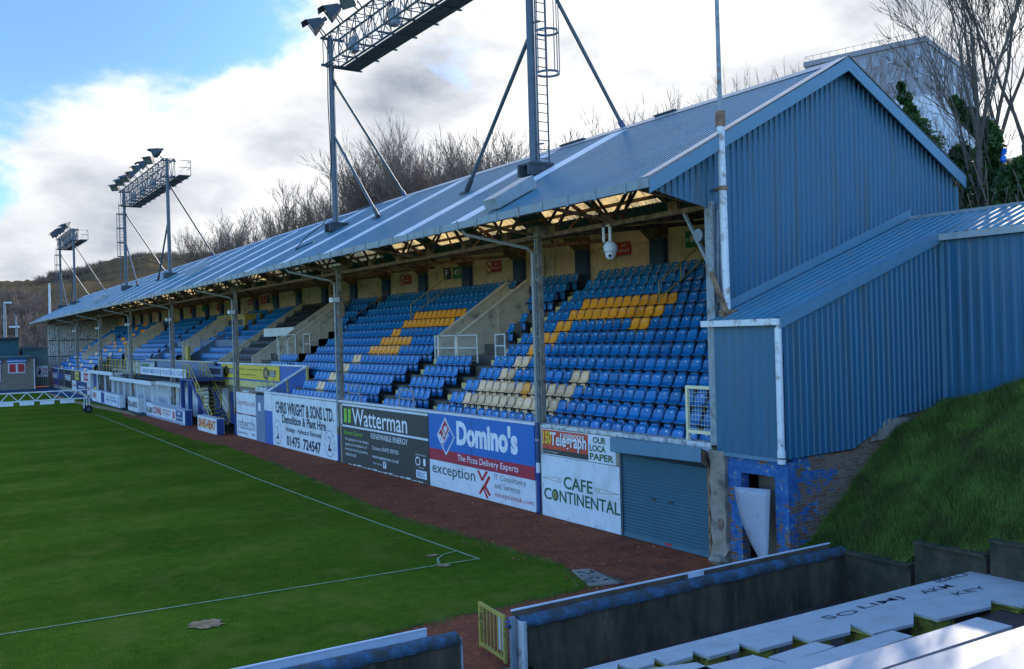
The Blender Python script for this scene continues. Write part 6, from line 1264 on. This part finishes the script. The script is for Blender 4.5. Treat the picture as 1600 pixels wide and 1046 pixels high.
for xa, xb, lb in ((8.3, 16.2, 'backs of low boards with a thin white top edge behind the right wall'), (-8, 6.72, 'white backed low board behind the left wall')):
    e = empty('pitchside_board', ((xa+xb)/2, 13.5, 0), lb, 'advertising board'); mb = MB(); y = 13.37; mb.box(xa, xb, y, y+.03, .03, .845, 'riser_wood' if xa > 0 else 'white'); mb.build('panel', e); mb = MB(); mb.box(xa, xb, y-.01, y+.04, .845, .865, 'white_txt'); mb.build('edge_strip', e)
    if xa > 0: mb = MB(); mb.box(12.2, 12.6, y-.008, y, .70, .845, 'white_txt'); mb.build('patch', e)
p = onX(1242, 858, 15.9)
e = empty('blue_gate_post', (8.22, 13.25, 0), 'grey-blue steel gate post at the end of the right wall', 'post'); mb = MB(); mb.box(8.18, 8.26, 13.2, 13.28, -.1, .80, 'steel_grey'); mb.build('shaft', e); mb = MB(); mb.box(8.15, 8.18, 13.21, 13.27, .62, .68, 'galv_dark'); mb.build('hinge', e)
e = empty('wall_gate_post', (7.2, 13.25, 0), 'thin white post at the end of the left wall', 'post'); mb = MB(); mb.box(7.2, 7.235, 13.15, 13.3, -.1, .66, 'white_old'); mb.build('shaft', e); mb = MB(); mb.box(7.235, 7.25, 13.2, 13.26, .5, .56, 'galv_dark'); mb.build('catch', e)
e = empty('yellow_gate', (8.2, 13.75, 0), 'small open yellow metal gate of upright bars beside the wall end', 'gate')
ga, gb_ = Vector((8.12, 13.32, 0)), Vector((8.22, 14.28, 0)); mb = MB()
for p in (ga, gb_): mb.beam(p+Vector((0, 0, .04)), p+Vector((0, 0, .82)), .05, .05, 'yellow_rail')
for z in (.10, .79): mb.beam(ga+Vector((0, 0, z)), gb_+Vector((0, 0, z)), .05, .05, 'yellow_rail')
mb.build('frame', e)
for k in range(6): p = ga.lerp(gb_, (k+1)/7); mb = MB(); mb.beam(p+Vector((0, 0, .1)), p+Vector((0, 0, .79)), .018, .018, 'yellow_rail'); mb.build('bar', e)
p, q = ga.lerp(gb_, .10), ga.lerp(gb_, .36); mb = MB(); mb.prism([p+Vector((.03, 0, .18)), q+Vector((.03, 0, .18)), q+Vector((.03, 0, .74)), p+Vector((.03, 0, .74))], (.008, 0, 0), 'white'); mb.build('notice', e)
mb = MB(); c = gb_+Vector((-.03, -.1, .6)); mb.tube([c+Vector((0, .06, .08)), c+Vector((0, -.06, .08)), c+Vector((0, -.06, -.1)), c+Vector((0, .06, -.1)), c+Vector((0, .06, .08))], .01, 'yellow_rail', 6); mb.build('latch', e)
mb = MB(); r = random.Random(1); c = Vector((8.15, 13.28, .62)); mb.tube([c+Vector((.04*math.cos(t), .04*math.sin(t), .008*i)) for i, t in enumerate([k*.7 for k in range(22)])], .008, 'bag', 5); mb.build('rope_tie', e)
# walkway and retaining walls
mb = MB(); mb.box(-10, 30, 9.7, 13.12, -.6, -.26, 'walk'); tag(mb.build('walkway'), kind='structure')
mb = MB(); mb.box(6.9, 8.5, 13.1, 13.42, -.5, -.03, 'concrete'); tag(mb.build('gateway_threshold'), kind='structure')
for i, (ya, yb, z, lb) in enumerate(((11.55, 13.1, .68, 'lowest and farthest dark retaining wall below the grass bank'), (10.0, 11.45, 1.16, 'middle dark retaining wall below the grass bank'), (6.0, 9.92, 1.46, 'highest dark retaining wall at the right edge below the bank'))):
    mb = MB(); mb.box(16.3, 16.5+.03*i, ya, yb, -.4, z, 'wall_dark'); mb.box(16.24, 16.62, ya, yb, z, z+.05, 'wall_dark'); tag(mb.build('retaining_wall', origin=(16.4, ya, -.4)), lb, 'wall')
# terrace under the benches and the benches
ROWS = []   # (Y far, Y near, z top)
def H(z): return H_CAM-z
mb = MB(); pr = [(10.0, -.3), (10.0, .35), (8.9, .35), (8.9, .72), (7.75, .72), (7.75, 1.05), (6.9, 1.05), (6.9, 1.4), (5.6, 1.4), (5.6, 1.75), (4.6, 1.75), (4.6, 2.2), (3.4, 2.2), (3.4, 2.7), (1.5, 2.7), (1.5, 3.5), (-6, 3.5), (-6, -.3)]
mb.prism([(-12, y, z) for y, z in pr], (34, 0, 0), 'walk'); tag(mb.build('terracing'), 'dark concrete terracing under the benches', 'terracing', kind='structure')
def R2(u, v, z): p = onZ(u, v, z); return Vector((p.x, p.y, z))
def plank_px(name, pts, z, label, th=.045, m='bench', group='white bench boards on the near terrace'):
    P = [R2(u, v, z)-Vector((0, 0, th)) for u, v in pts]; mb = MB(); mb.prism(P, (0, 0, th), m); o = mb.build(name, origin=P[0]); tag(o, label, 'bench', group); return o
Z1 = .85
rowA = [R2(1100, 998, Z1), R2(1600, 871.9, Z1)]; dA = (rowA[1]-rowA[0]).normalized()
f0 = rowA[0]-dA*5; f1 = rowA[1]+dA*3
ZP = lambda zx, zy: R2(875+zx/2.207, 839+zy/2.207, Z1)
TLs = [ZP(*q) for q in ((85, 462), (200, 438), (327, 418), (460, 393), (620, 367), (803, 338), (1003, 300), (1220, 260), (1487, 217), (1790, 165))]
BLs = [ZP(*q) for q in ((120, 485), (262, 457), (372, 437), (515, 413), (688, 388), (868, 360), (1080, 333), (1305, 284), (1597, 237), (1920, 190))]
RNs = [ZP(*q) for q in ((200, 458), (327, 436), (460, 410), (620, 385), (803, 358), (1003, 327), (1221, 299), (1488, 240), (1790, 185))]
inner = [TLs[0]+(TLs[0]-TLs[1])]+TLs; dz = Vector((0, 0, .045))
mb = MB(); a0 = f0; n_ = len(inner); D_ = rowA[0]+dA*((inner[0]-rowA[0]).dot(dA)); E_ = rowA[0]+dA*((inner[-1]-rowA[0]).dot(dA))
half = [p.lerp(rowA[0]+dA*((p-rowA[0]).dot(dA)), .45) for p in inner]; far = [rowA[0]+dA*((p-rowA[0]).dot(dA)) for p in inner]; g_ = Vector((0, .004, 0))
mb.prism([p-dz for p in far]+[p-dz+g_ for p in half[::-1]], dz, 'bench'); mb.build('board', e)
mb = MB(); mb.prism([p-dz-g_ for p in half]+[p-dz for p in inner[::-1]], dz, 'bench'); mb.build('board', e)
for k in range(9):
    q = [TLs[k], TLs[k+1], RNs[k], BLs[k]]; q = [p.copy() for p in q]; q[0] -= g_; q[1] -= g_; q[1].x -= .012; q[2].x -= .012
    mb = MB(); mb.prism([p-dz for p in q], dz, 'bench')
    mb.build('board', e)
def px_text(u0, v0, u1, v1, h, s, bold, m='black', flip=True):
    """letters painted on the board between two points, h = letter height across it"""
    a, b = R2(u0, v0, Z1), R2(u1, v1, Z1); R_ = b-a; U_ = Vector((-R_.y, R_.x, 0)).normalized()*h
    if flip: F = Face(b, -R_, -U_)
    else: F = Face(a, R_, U_)
    return F
t = MB()
for (ua, va, ub, vb, h, s) in ((1293, 969, 1346, 957, .17, 'SO'), (1354, 953, 1418, 936, .20, 'LIMJ'), (1446, 929, 1492, 917, .18, 'AKM'), (1470, 911, 1516, 899, .17, 'BRU'), (1497, 931, 1545, 919, .15, 'KEY'), (1557, 889, 1586, 881, .14, 'ILF')):
    F = px_text(ua, va, ub, vb, h, s, .0, flip=False); F.n = Vector((0, 0, 1)); F.text(t, s, 0, 1, 0, 1, 'txt_grey' if h < .25 else 'black', .005, lift=.004)
t.build('lettering', e)
for i in range(1, 9):
    t_, b_ = TLs[i], BLs[i]; x0 = min(t_.x, b_.x)+.005; y0, y1 = b_.y+.02, t_.y+.03; bb = empty('bench_block', (x0+.15, y0, .30), 'moss stained yellow block carrying the painted bench, %s from the left' % ORD[i-1], 'block', 'yellow bench blocks'); r = random.Random(i); mb = MB()
    for k in range(2): o1 = r.uniform(-.012, .012); mb.box(x0+o1, x0+.42+o1, y0+o1, y1, .25+k*.27, .505+k*.268, 'block_yellow')
    mb.build('brick_stack', bb); mb = MB(); mb.box(x0-.03, x0+.44, y0-.03, y1+.02, Z1-.055, Z1-.047, 'block_yellow'); mb.build('cap', bb)
plank_px('bench_board', [(1000, 1047), (1088, 1035), (1130, 1053), (1040, 1075)], 1.15, 'leftmost short white bench board at the very bottom')
plank_px('bench_board', [(1060, 1052), (1176, 1023.5), (1226, 1036), (1115, 1066)], 1.15, 'shaded short white bench board at the bottom, second from the left')
plank_px('bench_board', [(1201, 1026.5), (1274, 1003), (1304, 1010.5), (1230, 1035)], 1.15, 'shaded white bench board third from the left with its square end showing')
plank_px('bench_board', [(1120, 1068), (1394, 985.3), (1426, 994), (1150, 1090)], 1.17, 'half sunlit white bench board behind the big bright one')
plank_px('bench_board', [(1150, 1083), (1527.5, 964.5), (1582, 978.5), (1250, 1086)], 1.60, 'sunlit white bench board, the largest with its square end showing', .07)
plank_px('bench_board', [(1300, 1073), (1680, 953), (1760, 975), (1440, 1076)], 1.95, 'sunlit white bench board in the bottom right corner', .07)
plank_px('bench_board', [(1450, 1072), (1690, 968), (1800, 1000), (1560, 1100)], 2.35, 'nearest white bench board, only its edge showing bottom right', .07)
# hidden-side supports of the other boards
for (u, v, z) in ((1180, 1050, 1.19), (1270, 1025, 1.2), (1380, 1010, 1.24), (1480, 1010, 1.6), (1560, 1050, 1.95)):
    c = R2(u, v, z-.08); mb = MB(); mb.box(c.x-.13, c.x+.13, c.y-.1, c.y+.15, .3, z-.09, 'block_yellow'); mb.box(c.x-.15, c.x+.15, c.y-.12, c.y+.17, z-.09, z-.072, 'block_yellow'); tag(mb.build('bench_block', origin=(c.x, c.y, .3)), 'yellow block hidden under the white boards at %s' % {1180: 'the short board', 1270: 'the second board', 1380: 'the half sunlit board', 1480: 'the largest board', 1560: 'the corner board'}[u], 'block', 'yellow bench blocks')
